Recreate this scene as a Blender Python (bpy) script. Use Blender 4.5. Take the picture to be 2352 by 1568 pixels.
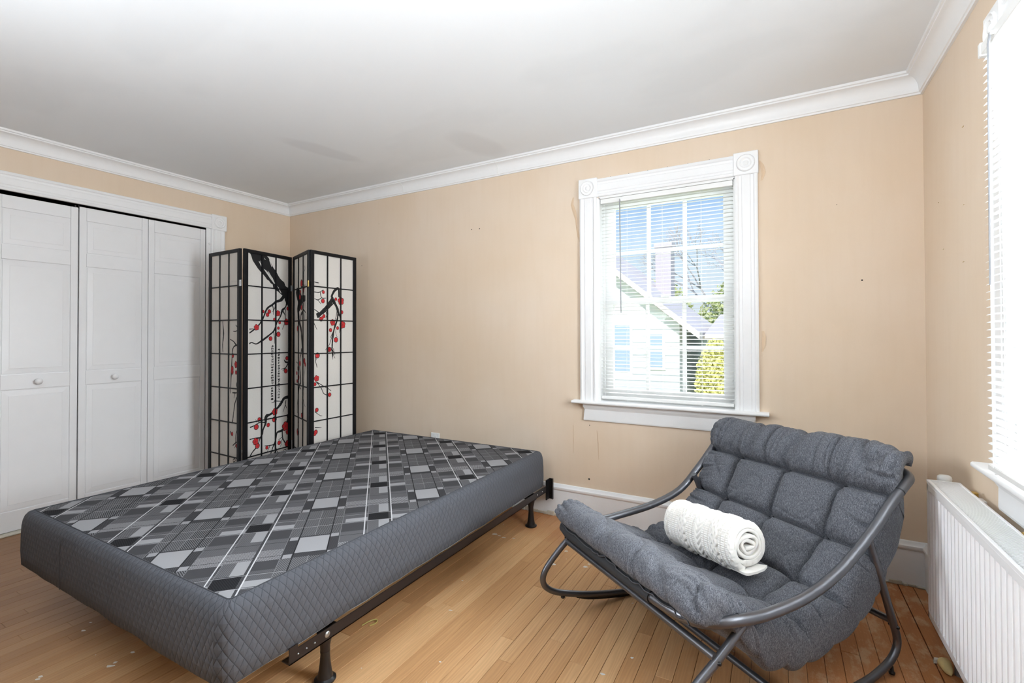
import bpy, bmesh, math, random
from mathutils import Vector, Matrix, noise
random.seed(7)
for o in list(bpy.data.objects): bpy.data.objects.remove(o, do_unlink=True)
SC = bpy.context.scene
COL = SC.collection
PI = math.pi

# ------------------------------------------------------------------ camera
W = 4.626          # right wall plane x
CEIL = 2.405
def setup_camera():
    yaw, pitch, roll = 0.5072, 0.0110, -0.0028
    f = Vector((-math.sin(yaw)*math.cos(pitch), math.cos(yaw)*math.cos(pitch), math.sin(pitch)))
    r = Vector((math.cos(yaw), math.sin(yaw), 0)); u = r.cross(f)
    r2 = r*math.cos(roll)+u*math.sin(roll); u2 = -r*math.sin(roll)+u*math.cos(roll)
    cd = bpy.data.cameras.new('camera'); cam = bpy.data.objects.new('camera', cd); COL.objects.link(cam)
    m = Matrix((r2, u2, -f)).transposed().to_4x4(); m.translation = Vector((4.0249, -2.8639, 1.18))
    cam.matrix_world = m
    cd.sensor_fit = 'HORIZONTAL'; cd.sensor_width = 36; cd.lens = 1086.86/2352*36
    cd.shift_x = -7.886/2352; cd.shift_y = -25.58/2352
    cd.clip_start = 0.02; cd.clip_end = 300
    SC.camera = cam
setup_camera()

# ------------------------------------------------------------------ light
SC.view_settings.view_transform = 'Standard'; SC.view_settings.look = 'None'
SC.view_settings.exposure = 0.0; SC.view_settings.gamma = 1.0; SC.view_settings.use_curve_mapping = False
def setup_world():
    w = bpy.data.worlds.new('world'); SC.world = w; w.use_nodes = True
    nt = w.node_tree; N = nt.nodes; L = nt.links; N.clear()
    tc = N.new('ShaderNodeTexCoord'); sp = N.new('ShaderNodeSeparateXYZ'); L.new(tc.outputs['Generated'], sp.inputs[0])
    cr = N.new('ShaderNodeValToRGB'); L.new(sp.outputs['Z'], cr.inputs[0])
    e = cr.color_ramp.elements; e[0].position = 0.0; e[0].color = (0.86, 0.92, 0.98, 1)
    e[1].position = 0.6; e[1].color = (0.20, 0.42, 0.90, 1)
    x = e.new(0.14); x.color = (0.72, 0.87, 1.0, 1)
    x = e.new(0.27); x.color = (0.40, 0.63, 0.98, 1)
    bg = N.new('ShaderNodeBackground'); L.new(cr.outputs[0], bg.inputs[0]); bg.inputs[1].default_value = 1.0
    o = N.new('ShaderNodeOutputWorld'); L.new(bg.outputs[0], o.inputs[0])
setup_world()
def area(name, loc, target, sx, sy, power, color=(1,1,1), spread=PI):
    l = bpy.data.lights.new(name, 'AREA'); l.shape = 'RECTANGLE'; l.size = sx; l.size_y = sy; l.energy = power; l.color = color; l.spread = spread
    o = bpy.data.objects.new(name, l); COL.objects.link(o); o.location = loc
    o.rotation_euler = (Vector(target)-Vector(loc)).to_track_quat('-Z', 'Y').to_euler(); return o
sun = bpy.data.lights.new('sun', 'SUN'); sun.energy = 3.6; sun.angle = math.radians(1.0); sun.color = (1.0, 0.96, 0.9)
so = bpy.data.objects.new('sun', sun); COL.objects.link(so)
so.rotation_euler = Vector((-0.12, 0.75, -0.62)).to_track_quat('-Z', 'Y').to_euler()   # high, from behind the camera: never straight into the two windows
# overcast-bright daylight outside the two windows
DAY=(0.90,0.95,1.0)
area('daylight_right_window', (W+0.55, -1.36, 1.60), (3.2, -1.36, 0.9), 1.1, 1.5, 270, DAY)
area('ground_bounce_right_window', (W+0.75, -1.36, 0.55), (3.3, -1.3, 2.3), 1.3, 0.8, 170, DAY)
area('daylight_back_window', (3.75, 4.2, 4.0), (3.35, -0.3, 1.2), 2.6, 1.2, 1150, DAY)
# added out-of-frame fill lamps: two aimed at the ceiling, one at the right wall
area('added_ceiling_fill', (3.75, -2.7, 1.80), (3.6, -1.8, 2.75), 0.4, 0.4, 27, (0.87, 0.94, 1.0), math.radians(150))
area('added_right_wall_fill', (0.55, -3.7, 2.05), (4.63, -1.15, 0.75), 0.9, 0.9, 10.5, (0.87, 0.94, 1.0), math.radians(48))
area('added_ceiling_fill_left', (2.4, -3.5, 1.4), (2.4, -3.0, 2.75), 0.6, 0.6, 46, (0.87, 0.94, 1.0), math.radians(150))

# ------------------------------------------------------------------ helpers
def obj(name, me, mat=None, parent=None):
    if isinstance(me, MB): me = me.mesh(name)
    if mat is not None and not me.materials: me.materials.append(mat)
    o = bpy.data.objects.new(name, me); COL.objects.link(o)
    if parent is not None: o.parent = parent
    return o
def tag(o, label=None, cat=None, group=None, kind=None):
    if label: o['label'] = label
    if cat: o['category'] = cat
    if group: o['group'] = group
    if kind: o['kind'] = kind
    return o
def empty(name, loc=(0,0,0), rz=0):
    o = bpy.data.objects.new(name, None); COL.objects.link(o); o.location = loc; o.rotation_euler = (0,0,rz)
    o.empty_display_size = 0.1; return o
class MB:
    def __init__(s): s.v=[]; s.f=[]; s.uv=None; s.smooth=False
    def add(s, vs, fs):
        b=len(s.v); s.v += [tuple(v) for v in vs]; s.f += [tuple(i+b for i in f) for f in fs]; return s
    def box(s, a, b, M=None):
        x0,y0,z0=a; x1,y1,z1=b
        x0,x1=min(x0,x1),max(x0,x1); y0,y1=min(y0,y1),max(y0,y1); z0,z1=min(z0,z1),max(z0,z1)
        vs=[Vector(p) for p in ((x0,y0,z0),(x1,y0,z0),(x1,y1,z0),(x0,y1,z0),(x0,y0,z1),(x1,y0,z1),(x1,y1,z1),(x0,y1,z1))]
        if M: vs=[M@v for v in vs]
        return s.add(vs, [(0,3,2,1),(4,5,6,7),(0,1,5,4),(1,2,6,5),(2,3,7,6),(3,0,4,7)])
    def cbox(s, a, b, c):
        # box with its edges chamfered by c
        x0,y0,z0=a; x1,y1,z1=b; P=[]
        x0,x1=min(x0,x1),max(x0,x1); y0,y1=min(y0,y1),max(y0,y1); z0,z1=min(z0,z1),max(z0,z1)
        bm=bmesh.new(); g=bmesh.ops.create_cube(bm,size=1)
        for v in bm.verts: v.co=Vector((x0 if v.co.x<0 else x1, y0 if v.co.y<0 else y1, z0 if v.co.z<0 else z1))
        bmesh.ops.bevel(bm, geom=list(bm.edges), offset=c, segments=1, affect='EDGES')
        bm.verts.index_update()
        s.add([v.co.copy() for v in bm.verts],[[v.index for v in f.verts] for f in bm.faces]); bm.free(); return s
    def tube(s, pts, r, n=12, cap=True, closed=False):
        pts=[Vector(p) for p in pts]; m=len(pts); rr = r if isinstance(r,(list,tuple)) else [r]*m
        T=[]
        for i in range(m):
            if closed: t=pts[(i+1)%m]-pts[i-1]
            else: t=(pts[min(i+1,m-1)]-pts[max(i-1,0)])
            T.append(t.normalized())
        up=Vector((0,0,1)) if abs(T[0].z)<0.9 else Vector((1,0,0))
        nrm=(up-T[0]*up.dot(T[0])).normalized(); vs=[]
        for i in range(m):
            nrm=(nrm-T[i]*nrm.dot(T[i])).normalized(); bn=T[i].cross(nrm)
            for k in range(n):
                a=2*PI*k/n; vs.append(pts[i]+(nrm*math.cos(a)+bn*math.sin(a))*rr[i])
        fs=[]
        for i in range(m if closed else m-1):
            j=(i+1)%m
            for k in range(n): fs.append((i*n+k,i*n+(k+1)%n,j*n+(k+1)%n,j*n+k))
        if cap and not closed:
            fs.append(tuple(range(n))[::-1]); fs.append(tuple((m-1)*n+k for k in range(n)))
        return s.add(vs,fs)
    def lathe(s, prof, n=24, M=None, cap=True):
        vs=[]; fs=[]; m=len(prof)
        for r,z in prof:
            for k in range(n):
                a=2*PI*k/n; v=Vector((r*math.cos(a), r*math.sin(a), z)); vs.append(M@v if M else v)
        for i in range(m-1):
            for k in range(n): fs.append((i*n+k,i*n+(k+1)%n,(i+1)*n+(k+1)%n,(i+1)*n+k))
        if cap:
            fs.append(tuple(range(n))[::-1]); fs.append(tuple((m-1)*n+k for k in range(n)))
        return s.add(vs,fs)
    def extrude(s, prof, p0, p1, A, B, m0=0.0, m1=0.0, closed=True):
        # profile (a,b) in axes A,B swept from p0 to p1; m0/m1: mitre shift along the path per unit of a
        p0=Vector(p0); p1=Vector(p1); d=(p1-p0).normalized(); A=Vector(A); B=Vector(B); n=len(prof)
        vs=[p0+A*a+B*b+d*(m0*a) for a,b in prof]+[p1+A*a+B*b+d*(m1*a) for a,b in prof]
        fs=[(i,(i+1)%n,n+(i+1)%n,n+i) for i in range(n if closed else n-1)]
        if closed: fs += [tuple(range(n))[::-1], tuple(range(n,2*n))]
        return s.add(vs,fs)
    def grid(s, fn, nu, nv, closed_u=False, closed_v=False):
        vs=[fn(i,j) for i in range(nu) for j in range(nv)]; fs=[]
        for i in range(nu if closed_u else nu-1):
            for j in range(nv if closed_v else nv-1):
                a=i*nv+j; b=((i+1)%nu)*nv+j; c=((i+1)%nu)*nv+(j+1)%nv; d=i*nv+(j+1)%nv; fs.append((a,b,c,d))
        return s.add(vs,fs)
    def mesh(s, name):
        me=bpy.data.meshes.new(name); me.from_pydata(s.v,[],s.f)
        if s.uv is not None:
            ul=me.uv_layers.new(name='UVMap')
            for l in me.loops: ul.data[l.index].uv = s.uv[l.vertex_index]
        bm=bmesh.new(); bm.from_mesh(me); bmesh.ops.recalc_face_normals(bm, faces=bm.faces); bm.to_mesh(me); bm.free()
        if s.smooth: me.shade_smooth() if s.smooth is True else smooth_by_angle(me, s.smooth)
        me.update(); return me
def smooth_by_angle(me, deg):
    me.shade_smooth(); bm=bmesh.new(); bm.from_mesh(me); lim=math.radians(deg)
    for e in bm.edges:
        if len(e.link_faces)==2 and e.calc_face_angle(0)>lim: e.smooth=False
    bm.to_mesh(me); bm.free()
def sm(mb, deg=40): mb.smooth=deg; return mb
def catmull(P, k=8, closed=False):
    P=[Vector(p) for p in P]; n=len(P); out=[]
    rng = range(n) if closed else range(n-1)
    for i in rng:
        p0=P[(i-1)%n] if closed or i>0 else P[0]*2-P[1]; p1=P[i]; p2=P[(i+1)%n]; p3=P[(i+2)%n] if closed or i+2<n else P[n-1]*2-P[n-2]
        for j in range(k):
            t=j/k; out.append(0.5*((2*p1)+(p2-p0)*t+(2*p0-5*p1+4*p2-p3)*t*t+(3*p1-p0-3*p2+p3)*t**3))
    if not closed: out.append(P[-1].copy())
    return out

# ------------------------------------------------------------------ materials
def lin(c):
    return tuple((x/12.92 if x<=0.04045 else ((x+0.055)/1.055)**2.4) for x in [v/255 for v in c])
class NT:
    def __init__(s, name):
        s.m=bpy.data.materials.new(name); s.m.use_nodes=True; s.nt=s.m.node_tree; s.N=s.nt.nodes; s.L=s.nt.links; s.N.clear()
        s.out=s.N.new('ShaderNodeOutputMaterial'); s.p=s.N.new('ShaderNodeBsdfPrincipled'); s.L.new(s.p.outputs[0], s.out.inputs[0])
    def val(s, sock, v):
        if hasattr(v,'is_output') or isinstance(v, bpy.types.NodeSocket): s.L.new(v, sock)
        else:
            if isinstance(v,(tuple,list)) and len(v)==3 and sock.type=='RGBA': v=(*v,1)
            sock.default_value=v
    def math(s, op, a, b=None, c=None, clamp=False):
        n=s.N.new('ShaderNodeMath'); n.operation=op; n.use_clamp=clamp; s.val(n.inputs[0],a)
        if b is not None: s.val(n.inputs[1],b)
        if c is not None: s.val(n.inputs[2],c)
        return n.outputs[0]
    def mix(s, f, a, b):
        n=s.N.new('ShaderNodeMix'); n.data_type='RGBA'; s.val(n.inputs[0],f); s.val(n.inputs[6],a); s.val(n.inputs[7],b); return n.outputs[2]
    def noise(s, vec, scale, detail=3, rough=0.5):
        n=s.N.new('ShaderNodeTexNoise'); n.inputs['Scale'].default_value=scale; n.inputs['Detail'].default_value=detail; n.inputs['Roughness'].default_value=rough
        if vec is not None: s.L.new(vec, n.inputs['Vector'])
        return n.outputs['Fac']
    def ramp(s, f, pts):
        n=s.N.new('ShaderNodeValToRGB'); s.val(n.inputs[0],f); e=n.color_ramp.elements
        e[0].position=pts[0][0]; e[0].color=(*pts[0][1],1) if isinstance(pts[0][1],tuple) else (pts[0][1],)*3+(1,)
        e[1].position=pts[-1][0]; e[1].color=(*pts[-1][1],1) if isinstance(pts[-1][1],tuple) else (pts[-1][1],)*3+(1,)
        for p,c in pts[1:-1]:
            x=e.new(p); x.color=(*c,1) if isinstance(c,tuple) else (c,c,c,1)
        return n.outputs[0]
    def pos(s): return s.N.new('ShaderNodeNewGeometry').outputs['Position']
    def tex(s, k): return s.N.new('ShaderNodeTexCoord').outputs[k]
    def mapping(s, vec, scale=(1,1,1), loc=(0,0,0), rot=(0,0,0)):
        n=s.N.new('ShaderNodeMapping'); s.L.new(vec,n.inputs[0]); n.inputs['Scale'].default_value=scale; s.val(n.inputs['Location'],loc); n.inputs['Rotation'].default_value=rot; return n.outputs[0]
    def bump(s, h, strength=0.3, dist=0.002):
        n=s.N.new('ShaderNodeBump'); n.inputs['Strength'].default_value=strength; n.inputs['Distance'].default_value=dist; s.L.new(h,n.inputs['Height']); s.L.new(n.outputs[0], s.p.inputs['Normal'])
    def set(s, base=None, rough=None, metal=None, **k):
        if base is not None: s.val(s.p.inputs['Base Color'], base)
        if rough is not None: s.val(s.p.inputs['Roughness'], rough)
        if metal is not None: s.val(s.p.inputs['Metallic'], metal)
        for n,v in k.items(): s.val(s.p.inputs[n.replace('_',' ')], v)
        return s.m
def simple(name, rgb, rough=0.5, metal=0.0, var=0.04, scale=30, bump=0.0, bscale=200, bdist=0.001):
    t=NT(name); c=lin(rgb); p=t.tex('Object'); f=t.noise(p, scale, 4)
    t.set(t.mix(f, tuple(x*(1-var) for x in c), tuple(min(1,x*(1+var)) for x in c)), rough, metal)
    if bump: t.bump(t.noise(p, bscale, 3), bump, bdist)
    return t.m
M={}
def wall_mat():
    t=NT('tan_wallpaper'); p=t.pos()
    a=t.noise(p,1.3,3); b=t.noise(t.mapping(p,(60,60,8)),6,3); c1=t.noise(t.mapping(p,(9,9,1)),3,2)
    base=t.mix(t.ramp(a,[(0.3,0.0),(0.7,1.0)]), lin((222,200,174)), lin((226,208,188)))
    base=t.mix(t.math('MULTIPLY',t.ramp(c1,[(0.45,0.0),(0.8,1.0)]),0.14), base, lin((212,188,158)))
    t.set(base,0.75); t.bump(t.math('ADD',t.math('MULTIPLY',b,0.5),t.noise(p,7,4)),0.18,0.004); return t.m
def wood_mat():
    t=NT('oak_floor'); p=t.pos(); oi=t.N.new('ShaderNodeObjectInfo'); rnd=oi.outputs['Random']
    off=t.N.new('ShaderNodeCombineXYZ'); t.L.new(t.math('MULTIPLY',rnd,37.0),off.inputs[0]); t.L.new(t.math('MULTIPLY',rnd,91.0),off.inputs[1])
    v=t.N.new('ShaderNodeVectorMath'); v.operation='ADD'; t.L.new(p,v.inputs[0]); t.L.new(off.outputs[0],v.inputs[1]); q=v.outputs[0]
    g1=t.noise(t.mapping(q,(170,5,1)),1.0,5,0.65)
    g2=t.noise(t.mapping(q,(14,1.4,1)),1.0,2)
    w=t.N.new('ShaderNodeTexWave'); w.wave_type='BANDS'; w.bands_direction='X'; w.inputs['Scale'].default_value=26; w.inputs['Distortion'].default_value=14; w.inputs['Detail'].default_value=2; w.inputs['Detail Scale'].default_value=0.9
    t.L.new(t.mapping(q,(1,0.1,1)),w.inputs['Vector'])
    tone=t.math('ADD',t.math('ADD',t.math('MULTIPLY',rnd,0.30),0.07),t.math('ADD',t.math('MULTIPLY',g1,0.30),t.math('MULTIPLY',g2,0.30)))
    col=t.ramp(tone,[(0.18,lin((164,118,76))),(0.5,lin((204,158,110))),(0.85,lin((232,192,144)))])
    col=t.mix(t.math('MULTIPLY',w.outputs['Fac'],0.14),col,lin((120,78,45)))
    sp=t.N.new('ShaderNodeSeparateXYZ'); t.L.new(p,sp.inputs[0])
    # older varnish left orange towards the back and right walls, worn through in patches
    n1=t.noise(p,2.2,4); edge=t.math('ADD',sp.outputs['Y'],t.math('MULTIPLY',n1,0.7))
    m1=t.ramp(t.math('ADD',edge,0.0),[(0.0,0.0),(0.30,1.0)])
    er=t.math('ADD',sp.outputs['X'],t.math('MULTIPLY',n1,0.9)); m2=t.ramp(t.math('SUBTRACT',er,4.0),[(0.0,0.0),(0.6,1.0)])
    m=t.math('MAXIMUM',m1,m2)
    col=t.mix(t.math('MULTIPLY',m,0.65),col,lin((166,94,42)))
    wr=t.noise(t.mapping(p,(9,5,1)),1.6,5,0.7); wm=t.math('MULTIPLY',t.ramp(wr,[(0.50,0.0),(0.60,1.0)]),t.math('MULTIPLY',m2,0.75))
    col=t.mix(wm,col,lin((196,160,124)))
    sc=t.noise(t.mapping(p,(60,34,1),rot=(0,0,0.7)),2.0,4,0.8); sm_=t.math('MULTIPLY',t.ramp(sc,[(0.60,0.0),(0.68,1.0)]),t.math('MULTIPLY',m2,0.45))
    col=t.mix(sm_,col,lin((222,196,170)))
    bed_shade=t.ramp(t.math('MULTIPLY',sp.outputs['X'],0.2),[(0.20,1.0),(0.50,0.0)])  # shade around the bed painted into the board colour, darker towards the closet
    col=t.mix(t.math('MULTIPLY',bed_shade,0.75),col,lin((112,76,48)))
    t.set(col, t.math('ADD',0.38,t.math('MULTIPLY',g1,0.2)),Specular_IOR_Level=0.4); t.bump(g1,0.12,0.0006); return t.m
def plaid_mat():
    # woven patchwork plaid, laid at 45 degrees on the bed top; u across, v along, in metres
    t=NT('plaid_ticking'); sp=t.N.new('ShaderNodeSeparateXYZ'); t.L.new(t.pos(),sp.inputs[0]); X,Y=sp.outputs[0],sp.outputs[1]
    r=0.70710678
    u=t.math('MULTIPLY',t.math('ADD',X,Y),r); v=t.math('MULTIPLY',t.math('SUBTRACT',Y,X),r)
    PU,PV=0.4445,0.430
    U=t.math('FLOORED_MODULO',t.math('ADD',u,-0.315),PU); V=t.math('FLOORED_MODULO',t.math('ADD',v,2.863),PV)
    def band(s,a,b): return t.math('COMPARE',s,(a+b)/2,(b-a)/2)
    def rect(a,b,c,d): return t.math('MULTIPLY',band(U,a,b),band(V,c,d))
    def stripe(angle,pitch,duty):
        ca,sa=math.cos(angle),math.sin(angle)
        d=t.math('ADD',t.math('MULTIPLY',X,ca/pitch),t.math('MULTIPLY',Y,sa/pitch))
        return t.math('LESS_THAN',t.math('FRACT',d),duty)
    h1=stripe(math.radians(75),0.0046,0.5); h2=stripe(math.radians(32),0.0052,0.5); h3=stripe(math.radians(75),0.0060,0.5)
    G=lambda g: lin((g*0.86,g*0.86,g*0.86+3))
    col=t.mix(h1,G(92),G(104))                                   # mid ground
    def put(m,c,k=None):
        nonlocal col
        col=t.mix(m,col,c)
    # column A (between hatch columns): u 0.36..0.4445 and 0..0.183
    put(band(V,0.10,0.187),G(74)); put(band(V,0.338,0.416),G(76))
    put(band(V,0.166,0.248),t.mix(h2,G(84),G(176)))
    put(band(V,0.252,0.334),t.mix(h1,G(98),G(110)))
    put(rect(0.372,0.4445,0.0,0.037),G(172)); put(rect(0.0,0.012,0.0,0.037),G(172)); put(rect(0.103,0.184,0.0,0.038),G(172))
    put(rect(0.014,0.055,0.08,0.175),t.mix(h1,G(92),G(116))); put(rect(0.014,0.055,0.335,0.424),t.mix(h1,G(92),G(116)))
    put(rect(0.055,0.096,0.08,0.178),G(170)); put(rect(0.055,0.096,0.333,0.424),G(170))
    put(rect(0.096,0.107,0.0,0.43),G(72)); 
    put(rect(0.015,0.095,0.0,0.081),t.mix(h3,G(26),G(40)))
    # column B: hatched 0.183..0.36
    inB=band(U,0.183,0.361)
    hatch=t.mix(t.math('GREATER_THAN',U,0.272),t.mix(h3,G(84),G(124)),t.mix(h3,G(56),G(128)))
    col=t.mix(inB,col,hatch)
    put(rect(0.183,0.361,0.166,0.338),t.mix(h1,G(58),G(76)))
    put(rect(0.189,0.217,0.308,0.337),G(170)); put(rect(0.328,0.357,0.308,0.337),G(170)); put(rect(0.189,0.217,0.166,0.195),G(170)); put(rect(0.328,0.357,0.166,0.195),G(170))
    put(rect(0.2195,0.3245,0.200,0.328),G(176))
    # fine lines
    put(t.math('MULTIPLY',band(V,0.1925,0.1955),t.math('SUBTRACT',1.0,inB)),G(48)); put(t.math('MULTIPLY',band(V,0.303,0.306),t.math('SUBTRACT',1.0,inB)),G(52))
    put(band(V,0.0735,0.0765),G(172)); put(band(V,0.4235,0.4265),G(186)); put(band(V,0.0785,0.0805),G(60)); put(band(V,0.4275,0.4295),G(52))
    put(band(U,0.182,0.184),G(138)); put(band(U,0.360,0.362),G(138)); put(rect(0.2705,0.2725,-0.01,0.17),G(150)); put(rect(0.2705,0.2725,0.337,0.44),G(150))
    put(band(U,0.2185,0.2225),G(34)); put(band(U,0.325,0.329),G(34))
    put(rect(0.0125,0.0145,-0.1,0.45),G(140)); put(band(U,0.0,0.0044),G(222)); put(band(U,0.1045,0.109),G(222))
    n=t.noise(t.pos(),900,2); col=t.mix(t.math('MULTIPLY',n,0.10),col,G(60))
    t.set(col,0.9,Specular_IOR_Level=0.15); t.bump(n,0.25,0.0006); return t.m
def quilt_mat():
    t=NT('quilted_side_fabric'); uv=t.tex('UV'); sp=t.N.new('ShaderNodeSeparateXYZ'); t.L.new(uv,sp.inputs[0]); s,h=sp.outputs[0],sp.outputs[1]
    a=t.math('DIVIDE',s,0.027); b=t.math('DIVIDE',h,0.046)
    f1=t.math('ABSOLUTE',t.math('SUBTRACT',t.math('FRACT',t.math('ADD',a,b)),0.5)); f2=t.math('ABSOLUTE',t.math('SUBTRACT',t.math('FRACT',t.math('SUBTRACT',a,b)),0.5))
    g=t.math('MINIMUM',f1,f2)                       # 0 at grooves
    hgt=t.math('POWER',t.math('MULTIPLY',g,2.0,clamp=True),0.5)
    line=t.ramp(g,[(0.0,1.0),(0.05,0.0)]); w=t.noise(t.tex('Object'),700,2)
    col=t.mix(t.math('MULTIPLY',w,0.5),lin((90,92,98)),lin((66,68,73))); col=t.mix(t.math('MULTIPLY',line,0.55),col,lin((30,33,40)))
    t.set(col,0.85,Specular_IOR_Level=0.15); t.bump(hgt,0.9,0.0035); return t.m
def heather_mat():
    t=NT('heather_grey_canvas'); o=t.tex('Object')
    a=t.noise(t.mapping(o,(1,1,1)),650,2,0.7); b=t.noise(t.mapping(o,(500,90,90)),1.4,2); w=t.noise(o,3,2)
    f=t.math('ADD',t.math('MULTIPLY',a,0.65),t.math('MULTIPLY',b,0.35))
    col=t.ramp(f,[(0.36,lin((46,48,53))),(0.5,lin((84,86,93))),(0.66,lin((142,144,150)))])
    t.set(col,0.9,Specular_IOR_Level=0.2,Sheen_Weight=0.08); t.bump(a,0.3,0.0006); return t.m
def slat_mat():
    t=NT('white_blind_slat'); t.N.remove(t.p)
    d=t.N.new('ShaderNodeBsdfDiffuse'); d.inputs[0].default_value=(0.86,0.86,0.85,1); tr=t.N.new('ShaderNodeBsdfTranslucent'); tr.inputs[0].default_value=(0.86,0.86,0.84,1)
    g=t.N.new('ShaderNodeBsdfGlossy'); g.inputs['Roughness'].default_value=0.3; g.inputs[0].default_value=(0.9,0.9,0.9,1)
    m=t.N.new('ShaderNodeMixShader'); m.inputs[0].default_value=0.22; t.L.new(d.outputs[0],m.inputs[1]); t.L.new(tr.outputs[0],m.inputs[2])
    m2=t.N.new('ShaderNodeMixShader'); m2.inputs[0].default_value=0.04; t.L.new(m.outputs[0],m2.inputs[1]); t.L.new(g.outputs[0],m2.inputs[2]); t.L.new(m2.outputs[0],t.out.inputs[0]); return t.m
def glass_mat():
    t=NT('window_glass'); t.N.remove(t.p)
    tr=t.N.new('ShaderNodeBsdfTransparent'); tr.inputs[0].default_value=(0.97,0.98,0.98,1); g=t.N.new('ShaderNodeBsdfGlossy'); g.inputs['Roughness'].default_value=0.02
    fr=t.N.new('ShaderNodeFresnel'); fr.inputs[0].default_value=1.45; m=t.N.new('ShaderNodeMixShader'); t.L.new(t.math('MULTIPLY',fr.outputs[0],0.6),m.inputs[0]); t.L.new(tr.outputs[0],m.inputs[1]); t.L.new(g.outputs[0],m.inputs[2]); t.L.new(m.outputs[0],t.out.inputs[0]); return t.m
def ceiling_mat():
    t=NT('ceiling_paint'); p=t.pos(); n=t.noise(t.mapping(p,(0.9,1.6,1),rot=(0,0,0.4)),1.1,3)
    col=t.mix(t.ramp(n,[(0.56,0.0),(0.62,1.0)]),lin((233,236,239)),lin((230,233,236)))
    # two oblong re-plastered patches
    def patch(cx,cy,rx,ry,rot):
        q=t.mapping(p,(1,1,0)); s=t.N.new('ShaderNodeSeparateXYZ'); t.L.new(q,s.inputs[0]); dx=t.math('SUBTRACT',s.outputs[0],cx); dy=t.math('SUBTRACT',s.outputs[1],cy)
        c,si=math.cos(rot),math.sin(rot)
        a=t.math('DIVIDE',t.math('ADD',t.math('MULTIPLY',dx,c),t.math('MULTIPLY',dy,si)),rx); b=t.math('DIVIDE',t.math('SUBTRACT',t.math('MULTIPLY',dy,c),t.math('MULTIPLY',dx,si)),ry)
        e=t.math('ADD',t.math('ADD',t.math('MULTIPLY',a,a),t.math('MULTIPLY',b,b)),t.math('MULTIPLY',t.noise(p,9,4),0.5)); return t.ramp(e,[(0.55,1.0),(1.0,0.0)])
    for a in PATCHES: col=t.mix(t.math('MULTIPLY',patch(*a),0.6),col,lin((219,221,224)))
    t.set(col,0.85); t.bump(t.noise(p,5,4),0.15,0.004); return t.m
PATCHES=[(1.40,-0.76,0.11,0.36,-0.25),(2.34,-0.34,0.16,0.32,-0.15)]
M['wall']=wall_mat(); M['wood']=wood_mat(); M['plaid']=plaid_mat(); M['quilt']=quilt_mat(); M['heather']=heather_mat(); M['slat']=slat_mat(); M['glass']=glass_mat(); M['ceil']=ceiling_mat()
M['trim']=simple('white_trim_paint',(238,238,238),0.42,var=0.02,bump=0.12,bscale=60,bdist=0.001)
M['door']=simple('white_door_paint',(232,232,233),0.38,var=0.02,scale=12,bump=0.15,bscale=40,bdist=0.0008)
M['base']=simple('scuffed_baseboard_paint',(244,246,248),0.5,var=0.05,scale=9,bump=0.25,bscale=50,bdist=0.0015)
M['rad']=simple('radiator_enamel',(240,240,241),0.28,var=0.01)
M['vinyl']=simple('window_vinyl',(238,238,236),0.4,var=0.02)
M['lacquer']=simple('black_lacquer_wood',(17,17,20),0.5,var=0.2,scale=40); M['lacquer'].node_tree.nodes['Principled BSDF'].inputs['Specular IOR Level'].default_value=0.25
M['ink']=simple('black_ink',(14,14,16),0.7,var=0.1); M['red']=simple('red_blossom_ink',(196,40,44),0.7,var=0.12,scale=150); M['darkred']=simple('dark_red_ink',(112,16,22),0.7)
M['frame']=simple('gunmetal_tube',(104,105,110),0.36,metal=0.8,var=0.05,bump=0.08,bscale=900,bdist=0.0003)
M['sleeve']=simple('charcoal_sleeve_fabric',(42,43,46),0.85,var=0.12,scale=400,bump=0.3,bscale=900,bdist=0.0005)
M['bedmetal']=simple('brown_black_angle_iron',(38,32,32),0.42,metal=0.3,var=0.1)
M['plastic']=simple('black_plastic',(22,21,23),0.35,var=0.08)
M['steel']=simple('zinc_steel',(176,178,180),0.3,metal=0.9); M['brass']=simple('brass',(190,160,90),0.35,metal=0.9)
M['piping']=simple('grey_piping',(70,71,76),0.85,var=0.1); M['whitecloth']=simple('white_dust_cloth',(205,205,205),0.9,var=0.05)
M['frontwall']=simple('darkened_unseen_wall',(120,104,90),0.7)  # unseen wall behind the camera, darkened to keep bounce off the bed front
M['pipewand']=simple('clear_wand_plastic',(150,152,156),0.2)
M['white']=simple('white_plastic',(236,236,234),0.35,var=0.01); M['dark']=simple('dark_void',(20,18,18),0.9)
M['foam']=simple('expanding_foam',(222,200,140),0.5,var=0.15,scale=60,bump=0.3,bscale=120); M['pipe']=simple('grey_pipe_paint',(120,114,112),0.5,var=0.1)
M['paper_torn']=simple('torn_wallpaper_back',(216,190,160),0.85,var=0.06); M['speck']=simple('white_paint_speck',(226,222,214),0.7)
M['straw']=simple('dried_glue',(176,160,90),0.6); M['plaster']=simple('crumbling_plaster',(205,200,186),0.9,var=0.2,scale=40,bump=0.6,bscale=50,bdist=0.004)
def paper_mat():
    t=NT('rice_paper'); t.N.remove(t.p); o=t.tex('Object'); f=t.noise(t.mapping(o,(60,60,260)),1.5,4,0.7)
    c=t.mix(f,lin((226,222,216)),lin((244,241,236)))
    d=t.N.new('ShaderNodeBsdfDiffuse'); t.L.new(c,d.inputs[0]); tr=t.N.new('ShaderNodeBsdfTranslucent'); t.L.new(c,tr.inputs[0])
    m=t.N.new('ShaderNodeMixShader'); m.inputs[0].default_value=0.3; t.L.new(d.outputs[0],m.inputs[1]); t.L.new(tr.outputs[0],m.inputs[2]); t.L.new(m.outputs[0],t.out.inputs[0]); return t.m
M['paper']=paper_mat()
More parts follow.
